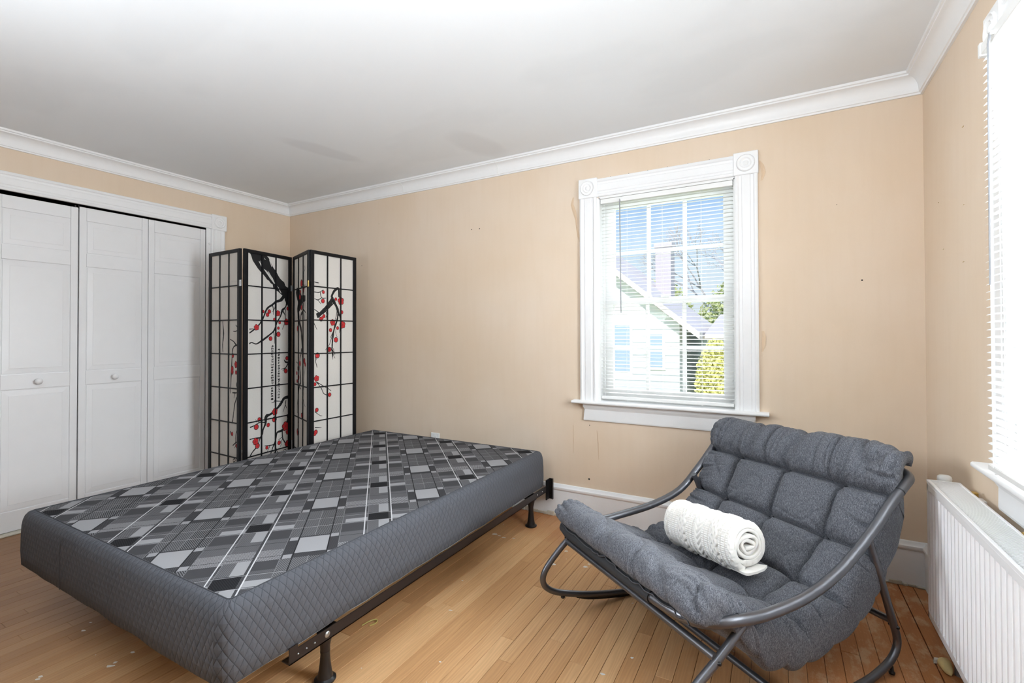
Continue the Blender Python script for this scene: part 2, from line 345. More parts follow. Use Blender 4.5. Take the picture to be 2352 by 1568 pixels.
def knit_mat():
    t=NT('cream_cotton_knit'); o=t.tex('Object'); n=t.noise(o,420,3,0.7); t.set(t.mix(n,lin((232,228,220)),lin((248,246,242))),0.9,Sheen_Weight=0.3,Subsurface_Weight=0.1)
    t.p.inputs['Subsurface Radius'].default_value=(0.01,0.008,0.006); t.bump(n,0.5,0.0012); return t.m
M['knit']=knit_mat()

CROWN_JOINTS=(1.428,2.307)
STAPLES=[(-0.544,1.945,0.016),(-0.232,1.741,0.010),(-0.542,1.657,0.006),(-0.29,1.533,0.010),(-0.53,1.448,0.014)]
NAILHOLES=[(2.068,1.956,0.004),(2.137,1.955,0.004),(0.948,1.774,0.003),(2.966,0.267,0.006),(2.971,0.609,0.003),(4.387,1.448,0.004),(4.287,1.834,0.002),(1.144,2.106,0.002)]
SPECKS=[(1.533,-1.998,0.004,1.6,0.4),(1.575,-2.035,0.006,1.6,0.4),(1.905,-2.002,0.006,1.6,0.4),(1.915,-2.06,0.006,1.6,0.4),(1.921,-2.079,0.007,1.6,0.4),(1.928,-2.072,0.005,1.6,0.4),(1.774,-2.218,0.006,1.6,0.4),(1.784,-2.228,0.005,1.6,0.4),(2.541,-0.455,0.01,1.6,0.4),(2.577,-0.46,0.006,1.6,0.4),(2.615,-0.47,0.008,1.6,0.4),(2.669,-0.45,0.005,1.6,0.4),(2.999,-0.625,0.012,1.6,0.4),(3.157,-0.57,0.01,1.6,0.4),(3.162,-0.535,0.005,1.6,0.4),(3.547,-1.133,0.005,1.6,0.4),(3.48,-1.265,0.007,1.6,0.4),(2.685,-0.985,0.004,1.6,0.4),(2.946,-1.489,0.004,1.6,0.4),(3.001,-0.455,0.008,1.6,0.4),(2.783,-1.211,0.005,2.0,0.4)]

# ------------------------------------------------------------------ room shell
YB=-4.45; TH=0.16
def struct(name, mb, mat, parent=None):
    o=obj(name, mb, mat, parent)
    if parent is None: o['kind']='structure'
    return o
W1X=2.916; W2Y=-0.845
ox0,ox1,oz0,oz1=0.124,0.904,0.755,2.046
mb=MB()
mb.box((-TH,0,0),(W1X+ox0,TH,CEIL)).box((W1X+ox1,0,0),(W+TH,TH,CEIL)).box((W1X+ox0,0,0),(W1X+ox1,TH,oz0)).box((W1X+ox0,0,oz1),(W1X+ox1,TH,CEIL))
wall_back=struct('wall_back',mb,M['wall'])
mb=MB(); ya,yb=W2Y-ox0,W2Y-ox1
mb.box((W,ya,0),(W+TH,0,CEIL)).box((W,YB,0),(W+TH,yb,CEIL)).box((W,yb,0),(W+TH,ya,oz0)).box((W,yb,oz1),(W+TH,ya,CEIL))
wall_right=struct('wall_right',mb,M['wall'])
CY0,CY1,CZ=-0.7485,-2.34,2.0545
mb=MB(); mb.box((-TH,CY0,0),(0,0,CEIL)).box((-TH,YB,0),(0,CY1,CEIL)).box((-TH,CY1,CZ),(0,CY0,CEIL))
wall_left=struct('wall_left',mb,M['wall'])
mb=MB(); mb.box((-0.8,CY0+0.02,0),(-0.76,CY1-0.02,CEIL)).box((-0.8,CY0+0.02,0),(-TH,CY0+0.05,CEIL)).box((-0.8,CY1-0.05,0),(-TH,CY1-0.02,CEIL)).box((-0.8,CY1-0.02,CEIL-0.05),(-TH,CY0+0.02,CEIL)).box((-0.8,CY1-0.02,-0.05),(-TH,CY0+0.02,0))
struct('wall_closet',mb,M['dark'])
struct('wall_front',MB().box((-TH,YB-TH,0),(W+TH,YB,CEIL)),M['frontwall'])
struct('ceiling',MB().box((-TH,YB-TH,CEIL),(W+TH,TH,CEIL+0.12)),M['ceil'])
floor=struct('floor',MB().box((-TH,YB-TH,-0.12),(W+TH,TH,-0.014)),M['dark'])
# floor boards: 57 mm oak strips running towards the back wall
bw=0.0578; rest=MB(); nrow=int(W/bw)+1; nvis=0
for i in range(nrow):
    x0=i*bw; x1=min(W,x0+bw)
    g=0.0006 if i not in (77,78) else (0.0022 if i==78 else 0.0014)
    y=0.0; rr=random.Random(i*13+5)
    y=0.0+rr.uniform(0,0.5)
    while y>-2.55:
        L=rr.uniform(0.75,1.75); y0=min(y,0.0); y1=max(y-L,-2.55); y-=L
        if y0-y1<0.02: continue
        if -y1<2.55 and 2.55+y1<0.15: y1=-2.55; y=-3
        m=MB(); dz=rr.uniform(-0.0004,0.0002); c=0.0009
        a=(x0+g,y1+0.0004); b=(x1-g,y0-0.0004); z=dz
        m.add([(a[0],a[1],-0.014),(b[0],a[1],-0.014),(b[0],b[1],-0.014),(a[0],b[1],-0.014),(a[0],a[1],z-c),(b[0],a[1],z-c),(b[0],b[1],z-c),(a[0],b[1],z-c),(a[0]+c,a[1]+c,z),(b[0]-c,a[1]+c,z),(b[0]-c,b[1]-c,z),(a[0]+c,b[1]-c,z)],
              [(0,1,5,4),(1,2,6,5),(2,3,7,6),(3,0,4,7),(4,5,9,8),(5,6,10,9),(6,7,11,10),(7,4,8,11),(8,9,10,11)])
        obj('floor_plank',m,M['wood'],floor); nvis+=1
    y=-2.55
    while y>YB:
        L=rr.uniform(0.6,1.5); y1=max(y-L,YB); rest.box((x0+g,y1+0.0005,-0.014),(x1-g,y-0.0005,0)); y=y1
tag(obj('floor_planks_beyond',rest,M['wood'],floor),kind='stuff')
print('planks',nvis)
# white paint specks on the boards
sp=MB(); rr=random.Random(3)
def speck(x,y,r,el=1.0,an=0.0):
    n=7; c,s_=math.cos(an),math.sin(an); vs=[(x,y,0.0012)]
    for k in range(n):
        a=2*PI*k/n; q=r*rr.uniform(0.6,1.2); dx=q*math.cos(a)*el; dy=q*math.sin(a); vs.append((x+dx*c-dy*s_,y+dx*s_+dy*c,0.0004))
    sp.add(vs,[(0,1+k,1+(k+1)%n) for k in range(n)])
for x,y,r,el,an in SPECKS: speck(x,y,r,el,an)
for k in range(70): speck(rr.uniform(0.8,4.5),rr.uniform(-2.3,-0.05),rr.uniform(0.0012,0.003),rr.uniform(1,2.5),rr.uniform(0,3))
tag(obj('paint_specks',sp,M['speck'],floor),kind='stuff')

# crown moulding
CR=[(0,0),(0,-0.097),(0.010,-0.097),(0.012,-0.089),(0.017,-0.087),(0.019,-0.079)]
for k in range(7):
    a=k/6*PI/2; CR.append((0.019+0.040*(1-math.cos(a)), -0.074+0.052*math.sin(a)))
CR += [(0.064,-0.020),(0.064,-0.013),(0.072,-0.011),(0.074,0.0)]
def crown(name,p0,p1,A,m0,m1):
    o=struct(name,sm(MB().extrude(CR,p0,p1,A,(0,0,1),m0,m1),35),M['trim']); return o
tb=crown('trim_1',(0,0,CEIL),(W,0,CEIL),(0,-1,0),1,-1)
tl=crown('trim_2',(0,YB,CEIL),(0,0,CEIL),(1,0,0),0,-1)
tr=crown('trim_3',(W,YB,CEIL),(W,0,CEIL),(-1,0,0),0,-1)
for x in CROWN_JOINTS:
    pr=[(a+0.0015,b-0.001) for a,b in CR[1:]]; m=MB(); pr2=pr+[(0,0)]
    m.extrude(pr2,(x-0.003,-0.0004,CEIL),(x+0.003,-0.0004,CEIL),(0,-1,0),(0,0,1)); obj('caulk_line',m,M['white'],tb)
# baseboards
BB=[(0,0.0),(0.016,0.0),(0.016,0.168),(0.021,0.172),(0.025,0.180),(0.024,0.190),(0.016,0.197),(0.012,0.207),(0,0.209)]
bb=struct('baseboard_back',sm(MB().extrude(BB,(0,0,0),(W,0,0),(0,-1,0),(0,0,1),1,-1),35),M['base'])
struct('baseboard_right',sm(MB().extrude(BB,(W,YB,0),(W,0,0),(-1,0,0),(0,0,1),0,-1),35),M['base'])
struct('baseboard_left',sm(MB().extrude(BB,(0,-0.60,0),(0,0,0),(1,0,0),(0,0,1),0,-1),35),M['base'])
# crumbling plaster and old caulk along the foot of the back baseboard
cr=MB(); rr=random.Random(11); x=1.5
while x<W-0.03:
    l=rr.uniform(0.012,0.05); h=rr.uniform(0.008,0.020) if not(2.5<x<3.2) else rr.uniform(0.016,0.034); d=rr.uniform(0.004,0.012)
    cr.cbox((x,-0.016-d,0.0),(x+l,-0.0155,h),0.0025); x+=l+rr.uniform(0,0.004)
tag(obj('crumbled_plaster',cr,M['plaster'],bb),kind='stuff')

# ------------------------------------------------------------------ windows (built along local x, room at -y)
def rosette(parent,cx,cz,y,r,mat):
    m=MB(); R=Matrix.Translation((cx,y,cz))@Matrix.Rotation(PI/2,4,'X')
    k=r/0.05
    m.lathe([(0.050*k,0.0),(0.050*k,0.003),(0.046*k,0.0065),(0.042*k,0.003),(0.036*k,0.0015),(0.031*k,0.0035),(0.027*k,0.006),(0.022*k,0.003),(0.016*k,0.002),(0.011*k,0.006),(0.005*k,0.008),(0.0005,0.0085)],28,R)
    return obj('rosette',sm(m,50),mat,parent)
CP=[(0,0),(0,0.017),(0.008,0.022),(0.014,0.022),(0.020,0.016),(0.032,0.015),(0.036,0.019),(0.074,0.019),(0.078,0.015),(0.090,0.016),(0.096,0.022),(0.104,0.022),(0.112,0.017),(0.112,0)]
def casing_side(parent,x,z0,z1,mat):
    m=MB().extrude([(a,b) for a,b in CP],(x,0,z0),(x,0,z1),(1,0,0),(0,-1,0)); return obj('casing',sm(m,35),mat,parent)
def casing_head(parent,x0,x1,z,mat):
    m=MB().extrude([(a,b) for a,b in CP],(x0,0,z),(x1,0,z),(0,0,1),(0,-1,0)); return obj('head_casing',sm(m,35),mat,parent)
def make_window(name,loc,rz):
    root=empty(name,loc,rz); root['kind']='structure'
    T=M['trim']
    casing_side(root,0.0,0.768,2.052,T); casing_side(root,0.906,0.768,2.052,T); casing_head(root,0.117,0.901,2.052,T)
    for cx in (-0.004,0.899):
        b=obj('corner_block',MB().cbox((cx,-0.027,2.050),(cx+0.123,0,2.173),0.003),T,root); rosette(b,cx+0.0615,2.1115,-0.0268,0.047,T)
    st=[(-0.055,0.0),(-0.059,0.004),(-0.060,0.009),(-0.059,0.014),(-0.055,0.018),(0.07,0.018),(0.07,0.0)]
    m=MB().extrude([(b,a) for b,a in st],(-0.046,0,0.750),(1.064,0,0.750),(0,1,0),(0,0,1)); obj('stool',sm(m,50),T,root)
    ap=[(0,0.0),(-0.012,0.0),(-0.014,0.008),(-0.016,0.07),(-0.024,0.085),(-0.028,0.108),(0,0.108)]
    m=MB(); n=len(ap); z0=0.642
    vs=[(0.020+(0.010 if 0.01<b<0.075 else 0.0),a,z0+b) for a,b in ap]+[(0.998-(0.010 if 0.01<b<0.075 else 0.0),a,z0+b) for a,b in ap]
    m.add(vs,[(i,(i+1)%n,n+(i+1)%n,n+i) for i in range(n)]+[tuple(range(n))[::-1],tuple(range(n,2*n))]); obj('apron',m,T,root)
    # jamb
    m=MB().box((ox0-0.012,-0.004,0.768),(ox0+0.006,TH,oz1)).box((ox1-0.006,-0.004,0.768),(ox1+0.012,TH,oz1)).box((ox0,-0.004,oz1-0.008),(ox1,TH,oz1+0.01)).box((ox0,0.06,oz0),(ox1,TH+0.03,0.790))
    m.box((ox0+0.006,0.046,0.79),(ox0+0.020,0.062,oz1)).box((ox1-0.020,0.046,0.79),(ox1-0.006,0.062,oz1)); obj('jamb',m,M['vinyl'],root)
    def sash(y,z0,z1,bot,top):
        a,b=ox0+0.006,ox1-0.006; s=0.062; V=M['vinyl']
        m=MB().box((a,y,z0),(a+s,y+0.03,z1)).box((b-s,y,z0),(b,y+0.03,z1)).box((a+s,y,z0),(b-s,y+0.03,z0+bot)).box((a+s,y,z1-top),(b-s,y+0.03,z1))
        o=obj('sash',m,V,root); gx0,gx1,gz0,gz1=a+s,b-s,z0+bot,z1-top; w=(gx1-gx0)/3; h=(gz1-gz0)/2
        for i in (1,2): obj('muntin',MB().cbox((gx0+w*i-0.011,y+0.003,gz0),(gx0+w*i+0.011,y+0.027,gz1),0.004),V,o)
        obj('muntin',MB().cbox((gx0,y+0.0045,gz0+h-0.011),(gx1,y+0.0255,gz0+h+0.011),0.004),V,o)
        for i in range(3):
            for j in range(2):
                x0=gx0+w*i+(0.011 if i else 0); x1=gx0+w*(i+1)-(0.011 if i<2 else 0); zz0=gz0+h*j+(0.011 if j else 0); zz1=gz0+h*(j+1)-(0.011 if j<1 else 0)
                obj('pane',MB().box((x0,y+0.013,zz0),(x1,y+0.017,zz1)),M['glass'],o)
    sash(0.100,1.375,2.036,0.040,0.045); sash(0.066,0.790,1.412,0.050,0.040)
    obj('sash_lock',MB().cbox((0.49,0.052,1.408),(0.54,0.068,1.422),0.003),M['white'],root)
    return root
win1=make_window('window_1',(W1X,0,0),0)
win2=make_window('window_2',(W,W2Y,0),-PI/2)
# gap line of old paint at the casing top: nails along the head casing of the back window
for k in range(6): obj('finishing_nail',MB().lathe([(0.0022,0),(0.0022,0.003)],8,Matrix.Translation((0.20+k*0.115,-0.001,2.1685))),M['bedmetal'],win1)

def make_blind(loc,rz,pitch,tilt,label,n_seed,wand_x,a=ox0+0.010,b=ox1-0.010,yo=0.0,cords=(0.296,0.509,0.727)):
    root=tag(empty('window_blind',loc,rz),label,'blind','white mini blinds in the windows')
    V=M['white']
    obj('head_rail',MB().cbox((a,yo-0.004,2.006),(b,yo+0.034,2.036),0.002),V,root)
    sl=MB(); K=4; wd=0.025; rise=0.0022
    vs=[]
    for x in (a,b):
        for k in range(K+1):
            t=k/K*2-1; yy=t*wd/2; zz=rise*(1-t*t); vs.append((x,yy,zz))
        for k in range(K,-1,-1):
            t=k/K*2-1; yy=t*wd/2; zz=rise*(1-t*t)-0.0004; vs.append((x,yy,zz))
    m_=len(vs)//2; sl.add(vs,[(i,(i+1)%m_,m_+(i+1)%m_,m_+i) for i in range(m_)]+[tuple(range(m_))[::-1],tuple(range(m_,2*m_))])
    me=sl.mesh('slat'); me.materials.append(M['slat']); rr=random.Random(n_seed)
    z=1.994; 
    while z>0.806:
        o=obj('slat',me,None,root); o.location=(0,yo+0.016,z); o.rotation_euler=(tilt+rr.uniform(-0.02,0.02),rr.uniform(-0.0006,0.0006),0); z-=pitch
    obj('bottom_rail',MB().cbox((a,yo+0.003,0.782),(b,yo+0.029,0.800),0.003),V,root)
    for x in cords:
        for y in (0.0025,0.0295): obj('ladder_cord',MB().tube([(x,yo+y,0.795),(x,yo+y,2.01)],0.0006,5),V,root)
        obj('cord_button',MB().lathe([(0.004,0),(0.005,0.003),(0.003,0.006)],10,Matrix.Translation((x,yo+0.010,0.777))),V,root)
    wd=obj('tilt_wand',sm(MB().tube([(wand_x,yo-0.012,2.02),(wand_x,yo-0.016,1.99),(wand_x+0.006,yo-0.020,1.317)],0.0035,6,),30),M['pipewand'],root)
    obj('wand_hook',MB().cbox((wand_x-0.004,yo-0.014,2.012),(wand_x+0.004,yo-0.002,2.024),0.001),V,root)
    return root

make_blind((W1X,0,0),0,0.0221,math.radians(3),'white mini blind with open slats in the tan back wall window',1,0.262)
make_blind((W,W2Y,0),-PI/2,0.0222,math.radians(14),'bright white mini blind in front of the window above the radiator',2,0.232,a=0.118,b=0.902,yo=-0.067,cords=(0.16,0.509,0.86))
for x in (0.114,0.888): obj('rail_bracket',MB().cbox((x,-0.073,2.003),(x+0.018,-0.018,2.044),0.002),M['white'],win2)

# ------------------------------------------------------------------ closet with two folding doors
head=obj('trim_4',sm(MB().extrude([(a,b) for a,b in CP],(0,-2.40,2.054),(0,-0.717,2.054),(0,0,1),(1,0,0)),35),M['trim']); head['kind']='structure'
side=obj('trim_5',sm(MB().extrude([(a*0.96,b) for a,b in CP],(0,-0.608,0),(0,-0.608,2.052),(0,-1,0),(1,0,0)),35),M['trim']); side['kind']='structure'
blk=obj('corner_block',MB().cbox((0,-0.717,2.048),(0.027,-0.598,2.172),0.003),M['trim'],head)
m=MB(); R=Matrix.Translation((0.0268,-0.6575,2.110))@Matrix.Rotation(PI/2,4,'Y'); k=0.045/0.05
m.lathe([(0.050*k,0.0),(0.050*k,0.003),(0.046*k,0.0065),(0.042*k,0.003),(0.036*k,0.0015),(0.031*k,0.0035),(0.027*k,0.006),(0.022*k,0.003),(0.016*k,0.002),(0.011*k,0.006),(0.005*k,0.008),(0.0005,0.0085)],28,R); obj('rosette',sm(m,50),M['trim'],blk)
jb=obj('trim_6',MB().box((-TH,-0.7485,0),(0.004,-0.7150,2.056)).box((-TH,CY1,2.0545),(0.004,-0.715,2.062)),M['trim']); jb['kind']='structure'
for z in (1.93,0.36): obj('bumper',MB().lathe([(0.009,0),(0.008,0.005),(0.002,0.007)],12,Matrix.Translation((0.004,-0.722,z))@Matrix.Rotation(PI/2,4,'Y')),M['white'],jb)
struct('trim_7',MB().cbox((-0.12,CY1,0.0),(0.040,-0.73,0.011),0.003),M['plaster'])   # worn threshold strip
def leaf(parent,y0,y1,knob,z1=2.040):
    # y0 > y1 ; front face at x=-0.004
    s=0.037; F=-0.004; z0=0.014
    rails=[(z0,0.135),(0.862,0.952),(1.647,1.733),(1.952,z1)]; fields=[(0.135,0.862),(0.952,1.647),(1.733,1.952)]
    m=MB().box((F-0.030,y1,z0),(F-0.008,y0,z1))
    m.cbox((F-0.010,y1,z0),(F,y1+s,z1),0.0015); m.cbox((F-0.010,y0-s,z0),(F,y0,z1),0.0015)
    for a,b in rails: m.cbox((F-0.010,y1+s+0.0006,a),(F-0.0006,y0-s-0.0006,b),0.0015)
    L=obj('door_leaf',m,M['door'],parent)
    for a,b in fields:
        bm=MB(); i=0.006; j=0.030; Y0,Y1=y0-s-i,y1+s+i; A,B=a+i,b-i; x0=F-0.0078; x1=F-0.0055; x2=F-0.0022
        vs=[(x0,Y1,A),(x0,Y0,A),(x0,Y0,B),(x0,Y1,B),(x1,Y1+.001,A+.001),(x1,Y0-.001,A+.001),(x1,Y0-.001,B-.001),(x1,Y1+.001,B-.001),(x2-0.001,Y1+j,A+j),(x2-0.001,Y0-j,A+j),(x2-0.001,Y0-j,B-j),(x2-0.001,Y1+j,B-j),(x2,Y1+j+.002,A+j+.002),(x2,Y0-j-.002,A+j+.002),(x2,Y0-j-.002,B-j-.002),(x2,Y1+j+.002,B-j-.002)]
        fs=[]
        for q in (0,4,8): fs += [(q+e,q+(e+1)%4,q+4+(e+1)%4,q+4+e) for e in range(4)]
        fs += [(12,13,14,15),(3,2,1,0)]; bm.add(vs,fs); obj('raised_panel',bm,M['door'],L)
    if knob:
        R=Matrix.Translation((F,knob,0.905))@Matrix.Rotation(PI/2,4,'Y')
        obj('knob',sm(MB().lathe([(0.010,-0.001),(0.009,0.004),(0.008,0.010),(0.012,0.015),(0.018,0.021),(0.019,0.027),(0.016,0.033),(0.008,0.037),(0.001,0.038)],24,R),60),M['door'],L)
    return L
d1=empty('door_1',(0,0,0)); d1['kind']='structure'; leaf(d1,-1.9345,-2.327,None,2.031); leaf(d1,-1.5425,-1.9320,-1.734,2.031)
d2=empty('door_2',(0,0,0)); d2['kind']='structure'; leaf(d2,-1.1465,-1.5365,-1.347); leaf(d2,-0.7500,-1.1440,None)
obj('pivot_bracket',MB().cbox((-0.020,-1.560,2.030),(-0.006,-1.553,2.046),0.001).cbox((-0.016,-1.541,2.026),(-0.007,-1.537,2.050),0.001),M['bedmetal'],d1)

# ------------------------------------------------------------------ marks on the walls
def staple(x,y,z,l,parent,mat): obj('staple',MB().cbox((x-0.0018,y-l/2,z-0.0009),(x+0.0005,y+l/2,z+0.0009),0.0004),mat,parent)
for y,z,l in STAPLES: staple(W,y,z,l,wall_right,M['brass'])
for x,z,r in NAILHOLES: obj('nail_hole',MB().lathe([(r,0.0),(r*0.6,0.0012),(r*0.1,0.0006)],9,Matrix.Translation((x,0,z))@Matrix.Rotation(PI/2,4,'X')),M['dark'],wall_back)
def flake(pts,name='paper_flake',lift=0.004,mat=None):
    # curled torn strip of wallpaper standing a little off the back wall
    m=MB(); n=len(pts); vs=[]; 
    for i,(x,z,w) in enumerate(pts):
        t=i/(n-1); k=math.sin(t*PI)
        vs += [(x-w/2,-0.0008,z),(x,-0.0015-lift*k*0.6,z),(x+w/2,-0.001-lift*k,z+0.002)]
    fs=[]
    for i in range(n-1):
        for j in range(2): fs.append((i*3+j,i*3+j+1,(i+1)*3+j+1,(i+1)*3+j))
    m.add(vs,fs); obj(name,m,mat or M['paper_torn'],wall_back)
flake([(2.868,2.075,0.010),(2.858,2.03,0.020),(2.874,1.98,0.024),(2.888,1.93,0.018),(2.890,1.88,0.010),(2.902,1.82,0.016),(2.908,1.78,0.005)])
flake([(3.942,2.12,0.006),(3.955,2.09,0.018),(3.962,2.05,0.020),(3.952,2.01,0.010)])
flake([(3.952,1.20,0.012),(3.957,1.17,0.02),(3.955,1.12,0.018),(3.950,1.09,0.006)])
flake([(2.86,0.60,0.003),(2.861,0.50,0.004),(2.86,0.42,0.003)],'paper_crack',0.001); flake([(3.02,0.58,0.003),(3.028,0.50,0.006),(3.030,0.40,0.003)],'paper_crack',0.002)
# wall plate behind the bed
pl=tag(empty('wall_outlet',(1.735,0,0.38)),'white outlet plate low on the tan wall behind the box spring','outlet')
obj('plate',MB().cbox((-0.040,-0.008,-0.062),(0.040,0.0,0.062),0.003),M['white'],pl)
for z in (-0.028,0.028): obj('socket',MB().cbox((-0.017,-0.010,z-0.014),(0.017,-0.0075,z+0.014),0.004),M['white'],pl)

# ------------------------------------------------------------------ radiator
RX,RY0,RY1,RZ0,RZ1=4.500,-0.590,-2.33,0.140,0.645
rad=tag(empty('radiator',(RX,RY0,0)),'white ribbed panel radiator with slotted top, mounted under the right-hand window','radiator')
L_=RY0-RY1
m=MB().box((0.0070,-L_,RZ0),(0.013,0,RZ1-0.012))
m.cbox((0.0,-L_,0.607),(0.010,0,RZ1-0.012),0.0025).cbox((0.0,-L_,RZ0),(0.010,0,0.168),0.0025).cbox((0.0,-0.014,RZ0),(0.010,0,RZ1-0.012),0.002)
obj('front_panel',sm(m,30),M['rad'],rad)
r_=MB(); y=0.0; z0,z1=0.166,0.609
def rp(x,y,z): return (x,y,z)
# ridge (narrow, raised) and the sloped ends of the pressed channel beside it
r_.add([(0.0072,-0.0055,z0),(0.0003,-0.0042,z0),(0.0003,0.0042,z0),(0.0072,0.0055,z0),(0.0072,-0.0055,z1),(0.0003,-0.0042,z1),(0.0003,0.0042,z1),(0.0072,0.0055,z1)],[(0,1,5,4),(1,2,6,5),(2,3,7,6)])
w=0.0352
for za,zb in ((z0,z0+0.013),(z1,z1-0.016)):
    r_.add([(0.0003,-0.0040,za),(0.0003,-w+0.0040,za),(0.0071,-w*0.70,zb),(0.0071,-w*0.30,zb),(0.0071,-0.0050,za+(zb-za)*0.3),(0.0071,-w+0.0050,za+(zb-za)*0.3)],[(0,1,5,2,3,4)])
first=r_.mesh('rib'); first.materials.append(M['rad']); yy=-0.032
while yy>-L_+0.04:
    o=obj('rib',first,None,rad); o.location=(0,yy,0); yy-=0.0352
obj('rear_panel',MB().cbox((0.082,-L_,RZ0),(0.094,0,RZ1-0.012),0.002),M['rad'],rad)
obj('fins',MB().box((0.03,-L_+0.03,RZ0+0.03),(0.065,-0.03,RZ1-0.05)),M['rad'],rad)
obj('side_cover',MB().cbox((0.001,-0.004,RZ0+0.01),(0.093,0.003,RZ1-0.002),0.001),M['rad'],rad)
g=MB(); g.cbox((-0.001,-L_,RZ1-0.014),(0.010,0.0,RZ1),0.002).cbox((0.086,-L_,RZ1-0.014),(0.095,0.0,RZ1),0.002).cbox((0.0,-0.010,RZ1-0.014),(0.095,0.001,RZ1),0.001)
obj('top_frame',g,M['rad'],rad)
g=MB(); y=-0.014; 
while y>-L_+0.01: g.box((0.010,y-0.0045,RZ1-0.007),(0.086,y,RZ1-0.002)); y-=0.0095
tag(obj('grille_slats',g,M['rad'],rad),kind='stuff')
for y in (-0.12,-1.5): obj('wall_bracket',MB().cbox((0.090,y-0.02,RZ0+0.03),(W-RX,y+0.02,RZ1-0.02),0.002),M['rad'],rad)
for y in (-0.12,-0.50): obj('bracket_clip',MB().cbox((0.092,y-0.016,RZ1-0.016),(0.106,y+0.006,RZ1+0.004),0.002),M['brass'],rad)
obj('vent_plug',sm(MB().lathe([(0.013,0),(0.014,0.006),(0.013,0.016),(0.009,0.021),(0.002,0.022)],16,Matrix.Translation((0.055,0.020,RZ1-0.004))@Matrix.Scale(1.6,4,(1,0,0))),50),M['white'],rad)
obj('supply_pipe',sm(MB().tube([(0.062,-0.088,0.0),(0.062,-0.088,0.10),(0.062,-0.088,RZ0+0.02)],0.012,14),50),M['pipe'],rad)
fo=MB(); rr=random.Random(5)
P=[(0.020,-0.068,0.004),(0.016,-0.085,0.020),(0.018,-0.108,0.016),(0.022,-0.128,0.008)]
fo.tube(catmull(P,6),[0.010,0.014,0.017,0.019,0.020,0.020,0.020,0.019,0.018,0.017,0.016,0.016,0.015,0.014,0.013,0.011,0.009,0.006,0.003],14)
fo.v=[(x,y,max(z,0.0008)) for x,y,z in fo.v]
tag(obj('foam_blob',sm(fo,60),M['foam']),'cream blob of hardened expanding foam on the floor around the radiator pipe','foam').location=(RX+0.012,RY0+0.012,0)
ch=MB().add([(0,0,0.0),(0.022,0.010,0.0),(0.026,0.030,0.0),(0.004,0.022,0.0),(0.004,0.004,0.012),(0.018,0.010,0.014),(0.020,0.024,0.012),(0.006,0.018,0.014)],[(0,3,2,1),(4,5,6,7),(0,1,5,4),(1,2,6,5),(2,3,7,6),(3,0,4,7)])
tag(obj('plaster_chip',ch,M['speck']),'small white plaster chip on the floor beside the foam blob','chip').location=(RX+0.002,RY0-0.052,0.0005)
cu=MB().tube(catmull([(2.535,-1.475,0.004),(2.552,-1.445,0.012),(2.562,-1.42,0.006),(2.572,-1.435,0.003),(2.562,-1.46,0.003)],6),0.0028,6)
tag(obj('glue_curl',sm(cu,60),M['straw']),'small yellowish curl of dried glue lying on the floor under the side of the bed','debris')

